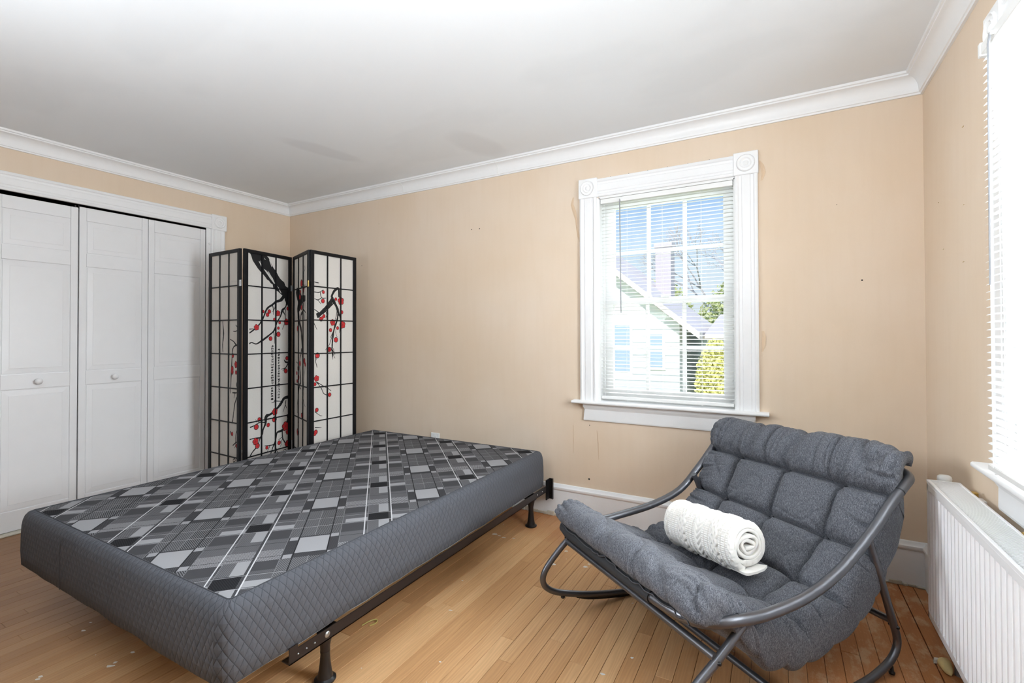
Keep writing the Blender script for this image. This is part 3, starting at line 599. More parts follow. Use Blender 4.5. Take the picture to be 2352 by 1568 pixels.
# ------------------------------------------------------------------ folding screen
PR = {'p':{'b':([[(0.3483,1.4855,0.0167),(0.3177,1.4555,0.0144),(0.2774,1.4417,0.0099),(0.2446,1.4178,0.0098),(0.2059,1.394,0.0097),(0.1869,1.3715,0.0086),(0.1681,1.328,0.0074),(0.1495,1.2955,0.0074),(0.1311,1.2687,0.0063),(0.0888,1.2313,0.0073),(0.0462,1.2025,0.0062)],[(0.0461,1.2308,0.0051),(0.0828,1.2338,0.0026)],[(0.3657,1.47,0.0146),(0.3762,1.437,0.009),(0.3624,1.4025,0.0067),(0.3349,1.3787,0.0122),(0.3181,1.3336,0.0066),(0.2846,1.283,0.0066),(0.2583,1.2224,0.0065),(0.213,1.187,0.0075),(0.1687,1.1578,0.0106),(0.1316,1.137,0.0074),(0.1012,1.1244,0.0052),(0.0653,1.1354,0.0052),(0.0465,1.1269,0.0062)],[(0.2446,1.4124,0.0054),(0.2512,1.3855,0.0044),(0.2514,1.342,0.0022)],[(0.2695,1.4248,0.0044),(0.2644,1.3917,0.0033),(0.2448,1.3635,0.0022)],[(0.3418,1.3735,0.0067),(0.3626,1.3353,0.0045),(0.3593,1.2848,0.0034),(0.3354,1.2314,0.0022)],[(0.3625,1.3913,0.0045),(0.3696,1.3412,0.0022)],[(0.2551,1.2169,0.0044),(0.2618,1.1734,0.0033),(0.262,1.1243,0.0022)],[(0.2636,1.2279,0.0033),(0.2782,1.2143,0.0022)],[(0.392,0.7061,0.0152),(0.3543,0.7007,0.0139),(0.326,0.667,0.0149),(0.2946,0.6371,0.0125),(0.2367,0.6006,0.0101),(0.1903,0.5857,0.0166),(0.1852,0.5368,0.01),(0.1645,0.4965,0.0077),(0.1582,0.4648,0.0066),(0.139,0.4413,0.0076),(0.1011,0.4462,0.0043),(0.0518,0.4456,0.0053)],[(0.139,0.4385,0.0055),(0.1264,0.4058,0.0044),(0.1171,0.3807,0.0033)],[(0.1139,0.3814,0.0054),(0.0767,0.3521,0.0054),(0.0559,0.326,0.0053)],[(0.1871,0.542,0.0055),(0.1386,0.5531,0.0044),(0.0883,0.5375,0.0043),(0.0533,0.5305,0.0064)],[(0.1259,0.5553,0.0033),(0.129,0.5738,0.0022)],[(0.1006,0.5796,0.0022),(0.1114,0.5578,0.0022)],[(0.392,0.573,0.0141),(0.3909,0.5242,0.0117),(0.3408,0.4608,0.0104),(0.2904,0.4503,0.0091),(0.2781,0.4074,0.0079),(0.2646,0.3708,0.0068),(0.2375,0.3654,0.0045),(0.1779,0.3728,0.0033)],[(0.2646,0.3708,0.0068),(0.2477,0.3407,0.0045),(0.2324,0.2995,0.0028)],[(0.2646,0.3708,0.0056),(0.2937,0.2964,0.0034)],[(0.2241,0.3627,0.0034),(0.1978,0.3187,0.0022)],[(0.3372,0.4586,0.0069),(0.341,0.4004,0.0058),(0.3683,0.3514,0.0058)],[(0.341,0.4004,0.0035),(0.3214,0.3357,0.0023)],[(0.3374,0.4068,0.0035),(0.3024,0.3911,0.0023)],[(0.333,0.6804,0.0035),(0.2772,0.6905,0.0045),(0.2635,0.698,0.0023)],[(0.2772,0.6877,0.0034),(0.2364,0.6818,0.0022)],[(0.3723,0.684,0.0047),(0.3652,0.6501,0.0035),(0.3439,0.5955,0.0023)],[(0.3652,0.6501,0.0035),(0.3797,0.6191,0.0023)],[(0.3533,0.9986,0.0029),(0.3677,0.9793,0.0081),(0.392,0.9732,0.0058),(0.3679,0.9369,0.0046),(0.3251,0.9264,0.0023)],[(0.3679,0.934,0.0035),(0.3393,0.9128,0.0023)],[(0.2243,0.3014,0.0022),(0.2444,0.3191,0.0022),(0.2785,0.2943,0.0023),(0.2716,0.3241,0.0017)],[(0.3413,0.2911,0.0029),(0.3555,0.3052,0.0029),(0.3735,0.3011,0.0029),(0.3771,0.2858,0.0029)]],[(0.1056,1.2446,0.022,1),(0.1618,1.3623,0.0106,0),(0.2156,1.3648,0.014,0),(0.1997,1.3399,0.014,0),(0.2944,1.3547,0.022,1),(0.2613,1.3069,0.0109,0),(0.3101,1.2836,0.011,0),(0.39,1.3956,0.0135,0),(0.3753,1.2908,0.0247,1),(0.2981,1.242,0.011,0),(0.2983,1.1952,0.0176,0),(0.2273,1.1627,0.0151,0),(0.3799,1.0089,0.014,0),(0.3694,0.9107,0.0163,0),(0.2672,0.61,0.026,1),(0.2639,0.554,0.0192,0),(0.1303,0.5763,0.0131,0),(0.1058,0.5247,0.0184,0),(0.2089,0.5215,0.0139,0),(0.3693,0.4844,0.0348,1),(0.39,0.4376,0.0211,1),(0.1,0.4222,0.0249,1),(0.1158,0.3864,0.0179,0),(0.1976,0.3563,0.0122,0),(0.308,0.3683,0.0149,0),(0.3878,0.3444,0.0268,1)]),'d':([[(0.0566,1.3274,0.0199),(0.0721,1.3332,0.0211),(0.0908,1.3445,0.018),(0.1288,1.3807,0.016),(0.161,1.4091,0.0183),(0.1871,1.4431,0.0195),(0.195,1.4653,0.0152),(0.1903,1.4813,0.0119),(0.2135,1.5212,0.0131),(0.2404,1.541,0.0121),(0.2526,1.5382,0.011),(0.2574,1.5082,0.0099),(0.2574,1.4751,0.0088)],[(0.2003,1.4548,0.0163),(0.2372,1.3968,0.0132),(0.2508,1.359,0.0132),(0.2679,1.3265,0.0077),(0.2714,1.299,0.0055),(0.2681,1.2437,0.0044),(0.2613,1.205,0.0022)],[(0.2488,1.3534,0.0088),(0.2407,1.3037,0.0088),(0.214,1.2375,0.0087),(0.2008,1.1721,0.0076),(0.1943,1.1125,0.0076),(0.1931,1.0746,0.0065),(0.1978,1.0257,0.0043)],[(0.0348,1.4988,0.0031),(0.078,1.4996,0.0032),(0.1157,1.5228,0.0021)],[(0.0874,1.5003,0.0042),(0.1,1.4615,0.0032),(0.1383,1.4615,0.0027)],[(0.1,1.4615,0.0032),(0.0657,1.4434,0.0042),(0.038,1.452,0.0026)],[(0.0657,1.4434,0.0032),(0.0938,1.4161,0.0026)],[(0.0381,1.3737,0.0031),(0.0783,1.3492,0.0042)],[(0.0346,1.5719,0.0026),(0.0592,1.5691,0.0047),(0.0766,1.5676,0.0021)],[(0.0353,1.2719,0.0031),(0.06,1.2268,0.0021)],[(0.1352,1.3649,0.0032),(0.1449,1.3385,0.0032),(0.1353,1.3114,0.0027)],[(0.1546,1.3712,0.0032),(0.1579,1.339,0.0022)],[(0.2373,1.3694,0.0033),(0.2306,1.3308,0.0033),(0.2172,1.2921,0.0022)],[(0.2074,1.2211,0.0033),(0.1778,1.1668,0.0027)],[(0.1994,1.1993,0.0033),(0.1746,1.1291,0.0027),(0.1583,1.1025,0.0027),(0.1326,1.0763,0.0021)],[(0.2274,1.2322,0.0027),(0.2274,1.1994,0.0022),(0.241,1.172,0.0022)],[(0.1944,1.08,0.0043),(0.221,1.0411,0.0022)],[(0.207,1.428,0.0065),(0.1545,1.3819,0.0054),(0.1098,1.3425,0.0043)],[(0.0554,0.8469,0.0058),(0.0927,0.8266,0.0039),(0.1278,0.8062,0.0029),(0.1575,0.791,0.0025),(0.1846,0.7709,0.003)],[(0.0583,0.8442,0.0029),(0.0957,0.802,0.0029),(0.1191,0.758,0.0034),(0.1564,0.7406,0.0025)],[(0.0454,1.033,0.0029),(0.0522,1.0135,0.0039),(0.0494,0.9943,0.0029),(0.062,0.9516,0.0029)],[(0.0417,0.6344,0.0029),(0.0874,0.6012,0.0024),(0.106,0.596,0.002)],[(0.0431,0.5214,0.0024),(0.0533,0.5183,0.0039),(0.1009,0.5116,0.002)],[(0.1919,1.0871,0.005),(0.1993,1.0419,0.004),(0.2006,1.0028,0.002)],[(0.1962,1.057,0.004),(0.2208,1.0109,0.002)],[(0.2053,1.0868,0.003),(0.2189,1.0387,0.002)]],[(0.1145,1.5041,0.0117,0),(0.1108,1.4383,0.0149,0),(0.1193,1.3269,0.0128,0),(0.0941,1.3049,0.0148,0),(0.1048,1.3132,0.0106,0),(0.227,1.4593,0.0109,0),(0.2746,1.4486,0.0299,1),(0.283,1.3631,0.0133,0),(0.1993,1.2819,0.0239,1),(0.2442,1.2406,0.0121,0),(0.2908,1.2662,0.0278,1),(0.179,1.2246,0.013,0),(0.2289,1.1518,0.0175,0),(0.1681,1.0823,0.0151,0),(0.0635,1.0396,0.0184,0),(0.1689,1.0803,0.0169,0),(0.0565,0.8733,0.0222,1),(0.0424,0.8326,0.0125,0),(0.1713,0.7434,0.0139,0),(0.0587,0.645,0.014,0),(0.0505,0.4865,0.0154,0),(0.0432,0.4711,0.0096,0)]),'a':([[(0.3579,1.2617,0.0031),(0.392,1.2367,0.0041)],[(0.3252,1.2158,0.0026),(0.3582,1.2155,0.0036),(0.392,1.2265,0.0031)],[(0.2845,1.159,0.0031),(0.3304,1.1437,0.0041),(0.3682,1.1182,0.0061),(0.392,1.1195,0.0082)],[(0.3682,1.1182,0.0051),(0.3307,1.1025,0.0051),(0.3167,1.0663,0.0041),(0.3122,1.0311,0.0041)],[(0.392,1.1541,0.0051),(0.3869,1.1184,0.0061),(0.392,1.0675,0.0041),(0.3875,1.0327,0.0051)],[(0.1841,1.2905,0.0032),(0.1966,1.2009,0.0074),(0.1854,1.1168,0.0053),(0.1907,1.0643,0.0042)],[(0.3175,1.0936,0.0043),(0.3084,0.9864,0.0054),(0.302,0.9059,0.0064),(0.2976,0.8254,0.0043),(0.296,0.7717,0.0032)],[(0.392,1.0946,0.0042),(0.3845,1.0097,0.0032)],[(0.392,0.9469,0.0042),(0.3901,0.8831,0.0074),(0.376,0.8348,0.0074),(0.392,0.7992,0.0042),(0.3765,0.7502,0.0042),(0.3477,0.6952,0.0053),(0.3335,0.625,0.0043),(0.3192,0.5679,0.0064)],[(0.3177,0.7784,0.0043),(0.3569,0.7797,0.0053),(0.3812,0.7822,0.0032)],[(0.355,0.778,0.0032),(0.3376,0.7413,0.0021)],[(0.392,0.5315,0.0032),(0.3733,0.5068,0.0032),(0.3591,0.4577,0.0032),(0.3643,0.4107,0.0026)],[(0.392,0.4423,0.0042),(0.3593,0.425,0.0042),(0.3253,0.4035,0.0032)],[(0.2949,0.5041,0.0043),(0.31,0.4737,0.0064)],[(0.3643,0.4107,0.0032),(0.3499,0.3878,0.0021)],[(0.3309,0.3059,0.0032),(0.3504,0.3138,0.0032),(0.3602,0.2992,0.0032),(0.3359,0.288,0.0032),(0.3309,0.3059,0.0027)],[(0.3426,0.3127,0.0021),(0.3427,0.2863,0.0021)],[(0.3844,0.2972,0.0026),(0.392,0.3097,0.0026),(0.392,0.3162,0.0021)]],[(0.3238,1.0429,0.015,0),(0.3633,0.98,0.0244,1),(0.3165,0.9492,0.0182,0),(0.3167,0.9279,0.0182,0),(0.3657,0.9244,0.0138,0),(0.39,0.7255,0.0179,0),(0.39,0.4727,0.0137,0),(0.3769,0.4069,0.0138,0),(0.3178,0.4851,0.0139,0)]),'c':([[(0.078,1.5353,0.0223),(0.129,1.4983,0.0497),(0.1887,1.4506,0.049),(0.1597,1.3975,0.0329),(0.1299,1.3878,0.0276),(0.1505,1.3045,0.022),(0.2099,1.2324,0.0163),(0.2297,1.1675,0.0162),(0.2397,1.1137,0.014),(0.2499,1.0237,0.0118)],[(0.3216,1.4585,0.0212),(0.2275,1.4537,0.0324),(0.1496,1.4144,0.0275)],[(0.3116,1.56,0.0053),(0.2559,1.4788,0.0075)],[(0.3013,1.6993,0.0021),(0.307,1.672,0.0037),(0.2736,1.6382,0.0027),(0.2836,1.5624,0.0027),(0.2075,1.5472,0.0038)],[(0.2568,1.3606,0.0129),(0.2091,1.3409,0.0108),(0.1997,1.2923,0.0076)],[(0.2567,1.3821,0.0054),(0.3315,1.3523,0.0042)],[(0.1311,1.2334,0.0028),(0.1113,1.206,0.0022)],[(0.2938,1.455,0.0075),(0.3127,1.4061,0.0042),(0.3005,1.2951,0.0032)],[(0.2272,1.0882,0.011),(0.2097,1.0479,0.009),(0.1831,1.007,0.008),(0.18,0.9365,0.0111),(0.2024,0.8378,0.012),(0.1666,0.8049,0.0101),(0.1397,0.7319,0.0081),(0.1126,0.653,0.0051),(0.1131,0.592,0.0041)],[(0.2713,1.0496,0.0039),(0.2512,0.9402,0.003),(0.2731,0.8135,0.0069),(0.2597,0.7434,0.0039),(0.2913,0.6877,0.0029),(0.3257,0.6623,0.0029)],[(0.0817,0.9827,0.0031),(0.1378,0.9698,0.003)],[(0.1757,0.7956,0.005),(0.2118,0.7836,0.004)],[(0.2132,0.5995,0.002),(0.2432,0.6107,0.002),(0.266,0.6111,0.0015)],[(0.1412,0.5551,0.002),(0.1543,0.5216,0.0015)],[(0.3235,0.9683,0.0024),(0.2984,0.8938,0.0024),(0.2902,0.8344,0.002)]],[(0.2208,1.5759,0.0249,0),(0.1941,1.5129,0.0131,0),(0.1788,1.4758,0.0218,0),(0.2745,1.5204,0.015,0),(0.2222,1.3945,0.0184,0),(0.1211,1.239,0.0199,0),(0.1374,1.0154,0.0132,0),(0.1833,0.9743,0.0201,0),(0.2994,0.9966,0.0196,0),(0.32,0.973,0.0146,0),(0.138,0.9343,0.0203,0),(0.0975,0.8964,0.0133,0),(0.1478,0.8666,0.0172,0),(0.1073,0.8358,0.0133,0),(0.2363,0.5901,0.0169,0),(0.1291,0.4496,0.0254,0)])},'trunk':[(0.0463,1.7772),(0.057,1.7634),(0.072,1.7242),(0.087,1.7055),(0.1174,1.6704),(0.1359,1.6543),(0.1545,1.6407),(0.186,1.6124),(0.1924,1.6024),(0.2116,1.5937),(0.2278,1.5765),(0.2441,1.57),(0.2507,1.5434),(0.2738,1.5291),(0.2905,1.5224),(0.3346,1.4928),(0.3553,1.4748),(0.3727,1.448),(0.4116,1.4052),(0.4147,1.5644),(0.3864,1.5589),(0.3654,1.5681),(0.3514,1.5976),(0.3342,1.6069),(0.3137,1.6213),(0.2968,1.6415),(0.2733,1.6771),(0.2568,1.6887),(0.237,1.716),(0.224,1.7358),(0.211,1.7609),(0.1918,1.7768),(0.1603,1.7772),(0.1293,1.7775),(0.0927,1.7795)],'sl':[[(0.1202,1.7287),(0.1356,1.723),(0.1543,1.6885),(0.1481,1.685)],[(0.1637,1.6765),(0.1858,1.6686),(0.2439,1.6189),(0.267,1.5778),(0.2571,1.5768),(0.2179,1.616)],[(0.1985,1.6676),(0.2114,1.6584),(0.2406,1.6186),(0.2341,1.6206)],[(0.287,1.5633),(0.3005,1.5508),(0.3277,1.5089),(0.3141,1.5161)],[(0.1666,1.7595),(0.1824,1.7485),(0.1761,1.7449)],[(0.211,1.7528),(0.2207,1.7434),(0.2403,1.7001),(0.2338,1.7019)],[(0.1325,1.7305),(0.1387,1.7325),(0.1449,1.7244)]]}
SPAN={'a':((.300,-.878),(.719,-.895)),'b':((.737,-.884),(.675,-.469)),'c':((.700,-.464),(1.090,-.620)),'d':((1.096,-.620),(1.094,-.200))}
screen=tag(empty('folding_screen',(0.70,-0.60,0)),'black folding screen with paper panels, plum branches and red blossoms','screen')
def stroke(mb,L,y):
    n=len(L); P=[]
    for i,(s,z,w) in enumerate(L):
        a=L[max(i-1,0)]; b=L[min(i+1,n-1)]; dx,dz=b[0]-a[0],b[1]-a[1]; l=math.hypot(dx,dz) or 1; nx,nz=-dz/l,dx/l
        P += [(s+nx*w/2,y,z+nz*w/2),(s-nx*w/2,y,z-nz*w/2)]
    mb.add(P,[(2*i,2*i+1,2*i+3,2*i+2) for i in range(n-1)])
def smooth_stroke(L,k=4):
    if len(L)<3: return L
    C=catmull([Vector(p) for p in L],k); rr=random.Random(len(L)*7+int(L[0][0]*1e4))
    return [(c.x+rr.uniform(-.0004,.0004),c.y,max(0.0012,c.z*rr.uniform(0.85,1.15))) for c in C]
def disc(mb,s,z,y,r,n=10,sx=1.0):
    mb.add([(s,y,z)]+[(s+r*sx*math.cos(2*PI*k/n),y,z+r*math.sin(2*PI*k/n)) for k in range(n)],[(0,1+k,1+(k+1)%n) for k in range(n)])
def clampx(mb): mb.v=[(min(max(x,0.0285),0.3915),y,z) for x,y,z in mb.v]
for key in 'abcd':
    (x0,y0),(x1,y1)=SPAN[key]; d=Vector((x1-x0,y1-y0,0)); ln=0.42; d.normalize()
    rz=math.atan2(d.y,d.x)
    fr=MB(); w=0.030; T2=0.009
    fr.cbox((0,-T2,0),(w,T2,1.80),0.0015).cbox((ln-w,-T2,0),(ln,T2,1.80),0.0015).cbox((w,-T2,1.775),(ln-w,T2,1.80),0.001).cbox((w,-T2,0.040),(ln-w,T2,0.070),0.001)
    p=obj('panel',fr,M['lacquer'],screen); p.location=(x0-0.70,y0+0.60,0); p.rotation_euler=(0,0,rz)
    obj('paper',MB().box((w-0.004,0.0,0.066),(ln-w+0.004,0.0006,1.779)),M['paper'],p)
    for s in (0.1485,0.2715): obj('lattice_bar',MB().box((s-0.0050,-0.006,0.070),(s+0.0050,-0.0012,1.775)),M['lacquer'],p)
    for j in range(7):
        z=1.540-0.2435*j
        if z>0.08: obj('lattice_bar',MB().box((w,-0.0050,z-0.0042),(ln-w,-0.0015,z+0.0042)),M['lacquer'],p)
    strokes,flowers=PR['p'][key]; wk={'a':2.0,'b':1.6,'c':2.0,'d':1.6}[key]; strokes=[[(a,b,c*wk) for a,b,c in L] for L in strokes]
    ink=MB(); dk=MB()
    for L in strokes: stroke(ink,smooth_stroke(L),-0.0003)
    if key=='b':
        tr_=PR['trunk']; n=len(tr_); bmv=[(s,-0.00035,z) for s,z in tr_]; ink.add(bmv,[tuple(range(n))])
        for q in PR['sl']:
            m=MB(); m.add([(s,-0.0005,z) for s,z in q],[tuple(range(len(q)))]); obj('bark_highlight',m,M['paper'],p)
        # two columns of brush writing
        rr=random.Random(21)
        for (sx,za,zb,cnt,wd) in ((0.2435,1.116,0.700,21,0.026),(0.303,1.085,0.704,19,0.024)):
            stp=(za-zb)/cnt
            for c in range(cnt):
                cz=za-stp*(c+0.5); kind=rr.choice((0,0,1,2))
                for q in range(rr.randint(5,7)):
                    if rr.random()<0.5:
                        zz=cz+rr.uniform(-.36,.36)*stp; a=sx-wd*rr.uniform(.2,.5); b=sx+wd*rr.uniform(.2,.5); stroke(ink,[(a,zz-0.001,0.0020),((a+b)/2,zz,0.0034),(b,zz+0.001,0.0022)],-0.0003)
                    else:
                        xx=sx+rr.uniform(-.4,.4)*wd; l=rr.uniform(.2,.45)*stp; sl=rr.uniform(-.004,.004); stroke(ink,[(xx+sl,cz+l,0.0026),(xx,cz,0.0038),(xx-sl*rr.uniform(-1,1),cz-l,0.0022)],-0.0003)
                if kind==1:
                    h=stp*.28; w_=wd*.3
                    stroke(ink,[(sx-w_,cz+h,.0028),(sx+w_,cz+h,.0028),(sx+w_,cz-h,.0028),(sx-w_,cz-h,.0028),(sx-w_,cz+h,.0028)],-0.0003)
    fx={'a':0.75,'b':0.95,'c':1.0,'d':0.95}[key]
    for (s,z,r,ty) in flowers:
        red=MB()
        if ty==0:
            disc(ink,s,z,-0.0006,r*1.18,14,fx); disc(red,s,z,-0.0009,r*0.92,14,fx); disc(dk,s+r*0.15,z-r*0.25,-0.0011,r*0.16,6)
        else:
            for k in range(5):
                a=2*PI*k/5+0.5; cx,cz=s+math.cos(a)*r*0.56*fx,z+math.sin(a)*r*0.56; disc(ink,cx,cz,-0.0006,r*0.55,10,fx); disc(red,cx,cz,-0.0009,r*0.42,10,fx)
            disc(red,s,z,-0.00095,r*0.34,10); disc(dk,s,z,-0.0011,r*0.10,6)
            for k in range(5):
                a=2*PI*k/5+0.5+PI/5; stroke(dk,[(s,z,r*.05),(s+math.cos(a)*r*.5*fx,z+math.sin(a)*r*.5,r*.07)],-0.0011)
        clampx(red); obj('blossom',red,M['red'],p)
    for mbx in (ink,dk): clampx(mbx)
    tag(obj('branch_print',ink,M['ink'],p),kind='stuff')
    if dk.v: tag(obj('blossom_veins',dk,M['darkred'],p),kind='stuff')
def hinge(x,y,z,rz,mat):
    m=MB(); R=Matrix.Translation((x-0.70,y+0.60,z))@Matrix.Rotation(rz,4,'Z')
    m.cbox((-0.014,-0.0012,-0.022),(-0.002,0.0012,0.022),0.0005,) if False else None
    for s in (-1,1): m.box((s*0.003,-0.001,-0.022),(s*0.015,0.001,0.022),R)
    m.tube([R@Vector((0,0,-0.022)),R@Vector((0,0,0.022))],0.003,8); obj('hinge',m,mat,screen)
for z in (1.555,0.25):
    hinge(0.728,-0.903,z,0.0,M['steel']); hinge(1.093,-0.634,z,-0.35,M['brass']); hinge(0.688,-0.478,z,0.4,M['steel'])

# ------------------------------------------------------------------ box spring on its metal frame
BX0,BX1,BY0,BY1,BZ0,BZ1=1.180,2.702,-2.122,-0.092,0.212,0.4365
def perim(inset,rc,nc=8,seg=0.05):
    x0,x1,y0,y1=BX0+inset,BX1-inset,BY0+inset,BY1-inset; r=max(rc-inset,0.012); P=[]
    cs=[(x1-r,y0+r,-PI/2),(x1-r,y1-r,0),(x0+r,y1-r,PI/2),(x0+r,y0+r,PI)]
    for i,(cx,cy,a0) in enumerate(cs):
        for k in range(nc+1):
            a=a0+PI/2*k/nc; P.append(Vector((cx+r*math.cos(a),cy+r*math.sin(a),0)))
        nx,ny,na=cs[(i+1)%4]; A=P[-1]; B=Vector((nx+r*math.cos(na),ny+r*math.sin(na),0)); n=44 if i%2==0 else 34
        for k in range(1,n): P.append(A.lerp(B,k/n))
    return P
root=tag(empty('box_spring',((BX0+BX1)/2,(BY0+BY1)/2,0)),'box spring with grey patchwork plaid top and quilted charcoal sides','box spring')
off=Vector(((BX0+BX1)/2,(BY0+BY1)/2,0))
prof=[(0.012,BZ0),(0.0,BZ0+0.010),(-0.003,BZ0+0.06),(-0.002,BZ0+0.13),(0.0,BZ1-0.055),(0.003,BZ1-0.035),(0.010,BZ1-0.017),(0.020,BZ1-0.005),(0.032,BZ1),(0.042,BZ1-0.002)]
rings=[perim(i,0.040) for i,_ in prof]; n=len(rings[0]); side=MB(); uv=[]; s=0; S=[0]
for k in range(1,n+1): s+=(rings[1][k%n]-rings[1][k-1]).length; S.append(s)
for j,(ins,z) in enumerate(prof):
    h=sum(math.hypot(prof[q][0]-prof[q-1][0],prof[q][1]-prof[q-1][1]) for q in range(1,j+1))
    for k in range(n+1):
        p=rings[j][k%n].copy()
        zz=z
        wob=noise.noise(Vector((p.x*5,p.y*5,j*0.05)))*0.003
        if j==0 or j==1: zz += noise.noise(Vector((p.x*7,p.y*7,3)))*0.008-0.004
        if 0<j<6: p += Vector((p.x-off.x,p.y-off.y,0)).normalized()*wob
        side.v.append((p.x-off.x,p.y-off.y,zz)); uv.append((S[k],h))
m_=n+1
for j in range(len(prof)-1):
    for k in range(n): side.f.append((j*m_+k,j*m_+k+1,(j+1)*m_+k+1,(j+1)*m_+k))
side.uv=uv; side.smooth=True; obj('side_cover',side,M['quilt'],root)
top=MB(); lv=[0.0405,0.048,0.07,0.12,0.25,0.45,0.65]; zt=[BZ1-0.0018,BZ1-0.001,BZ1-0.0005,BZ1,BZ1,BZ1,BZ1]
for ins,z in zip(lv,zt):
    for p in perim(ins,0.040): top.v.append((p.x-off.x,p.y-off.y,z+noise.noise(Vector((p.x*3,p.y*3,0)))*0.0012))
for j in range(len(lv)-1):
    for k in range(n): top.f.append((j*n+k,j*n+(k+1)%n,(j+1)*n+(k+1)%n,(j+1)*n+k))
top.f.append(tuple((len(lv)-1)*n+k for k in range(n))); top.smooth=True; obj('plaid_top',top,M['plaid'],root)
sp=[p-off+Vector((0,0,BZ1-0.0005)) for p in perim(0.041,0.040)]; obj('piping',sm(MB().tube(sp,0.0016,5,closed=True),60),M['piping'],root)
sp=[p-off+Vector((0,0,BZ0-0.001+noise.noise(Vector((p.x*7,p.y*7,3)))*0.008)) for p in perim(0.014,0.040)]; obj('bottom_binding',sm(MB().tube(sp,0.0045,6,closed=True),60),M['whitecloth'],root)
obj('dust_cover',MB().box((BX0+0.03-off.x,BY0+0.03-off.y,BZ0-0.002),(BX1-0.03-off.x,BY1-0.03-off.y,BZ0+0.003)),M['whitecloth'],root)
seam=MB(); 
seam.tube([(1.62-off.x,BY0-0.0015-off.y,BZ0+0.004),(1.62-off.x,BY0-0.003-off.y,0.30),(1.622-off.x,BY0-0.001-off.y,0.395),(1.624-off.x,BY0+0.020-off.y,BZ1-0.003)],0.0014,6); obj('seam',sm(seam,60),M['piping'],root)
# metal frame
bf=tag(empty('bed_frame',(off.x,off.y,0)),'dark brown angle-iron bed frame on glide legs, carrying the box spring','bed frame')
def rel(a): return (a[0]-off.x,a[1]-off.y,a[2])
rz1=0.211; RT=0.0035
for sx in (1,-1):
    xo=BX1+0.006 if sx>0 else BX0-0.006; xi=xo-sx*0.038
    m=MB().box(rel((xo,-1.925,0.170)),rel((xo-sx*RT,-0.075,0.209))).box(rel((xo,-1.925,0.1985 if False else 0.170)),rel((xi,-0.075,0.1735)))
    m.box(rel((xo,-1.925,0.209)),rel((xo-sx*RT,-1.895,0.222)))
    R_=obj('side_rail',m,M['bedmetal'],bf)
    for y,r in ((-1.895,0.003),(-1.865,0.003),(-1.835,0.003),(-1.785,0.0105),(-0.15,0.004),(-0.22,0.004)):
        obj('rivet',sm(MB().lathe([(r,0),(r*0.9,0.002),(r*0.4,0.0035),(0.0005,0.004)],14,Matrix.Translation(rel((xo,y,0.190)))@Matrix.Rotation(sx*PI/2,4,'Y')),60),M['steel'],R_)
    # headboard bracket at the wall end
    hb=MB().box(rel((xo-sx*0.004,-0.092,0.118)),rel((xo+sx*0.002,-0.045,0.246))).box(rel((xo+sx*0.001,-0.050,0.118)),rel((xo+sx*0.030,-0.045,0.250))).box(rel((xo+sx*0.026,-0.060,0.118)),rel((xo+sx*0.030,-0.046,0.250)))
    H=obj('headboard_bracket',hb,M['plastic'],bf)
    for q in range(4): obj('slot',MB().box(rel((xo+sx*0.008,-0.0512,0.135+q*0.028)),rel((xo+sx*0.014,-0.0498,0.145+q*0.028))),M['bedmetal'],H)
    for y in (-1.751,-0.245):
        x=2.655 if sx>0 else BX0+0.045
        if sx>0 and y>-1: x=2.676
        R=Matrix.Translation(rel((x,y,0)))
        L=obj('leg',sm(MB().lathe([(0.015,0.085),(0.0165,0.12),(0.024,0.155),(0.030,0.172)],20,R),50),M['bedmetal'],bf)
        obj('glide',sm(MB().lathe([(0.034,0.0),(0.036,0.003),(0.036,0.007),(0.031,0.010),(0.026,0.014),(0.022,0.030),(0.018,0.060),(0.0155,0.092),(0.0165,0.097),(0.0165,0.102),(0.012,0.104)],24,R),35),M['plastic'],L)
        obj('leg_bracket',MB().cbox(rel((x-0.020,y+0.012,0.150)),rel((x+0.016,y+0.045,0.172)),0.003),M['plastic'],L)
for y in (-1.751,-0.245):
    obj('cross_rail',MB().box(rel((BX0+0.01,y-0.017,0.1660)),rel((BX1-0.01,y+0.017,0.1695))).box(rel((BX0+0.01,y+0.0135,0.1695)),rel((BX1-0.01,y+0.017,0.200))),M['bedmetal'],bf)

# ------------------------------------------------------------------ lounge chair
TH_=math.radians(52.4); AX=Vector((math.cos(TH_),math.sin(TH_),0)); NX=Vector((math.sin(TH_),-math.cos(TH_),0))
CH0=NX*3.53+AX*1.65
def ch(n,a,z): return NX*n+AX*a+Vector((0,0,z))-CH0
chair=tag(empty('lounge_chair',CH0),'wide low rocking lounge chair with tufted grey cushion slung in a dark tube frame','chair')
near=[(1.274,.378),(1.401,.365),(1.576,.377),(1.741,.426),(1.9,.517),(2.022,.608),(2.095,.655)]
farp=[(1.30,.352),(1.40,.344),(1.49,.349),(1.69,.371),(1.853,.418),(1.965,.506),(2.055,.59),(2.11,.645)]
nb=[(3.76,1.170,.360),(3.86,1.183,.362),(3.918,1.222,.367)]
fb=[(3.11,1.235,.358),(3.13,1.192,.360),(3.19,1.172,.360)]
R_arm=0.0165
arm_n=[(3.95,)+p for p in near]; arm_f=[(3.108,)+p for p in farp]
ring_near=catmull([ch(3.70,1.170,.360)]+[ch(*p) for p in nb]+[ch(*p) for p in arm_n]+[ch(3.945,2.128,.672),ch(3.915,2.150,.683),ch(3.86,2.158,.688),ch(3.70,2.160,.690)],6)
ring_far=catmull([ch(3.30,1.170,.360)]+[ch(*p) for p in fb[::-1]]+[ch(*p) for p in arm_f]+[ch(3.118,2.140,.668),ch(3.15,2.155,.682),ch(3.21,2.160,.689),ch(3.30,2.160,.690)],6)
obj('arm_tube',sm(MB().tube(ring_near,R_arm,16),60),M['frame'],chair); obj('arm_tube',sm(MB().tube(ring_far,R_arm,16),60),M['frame'],chair)
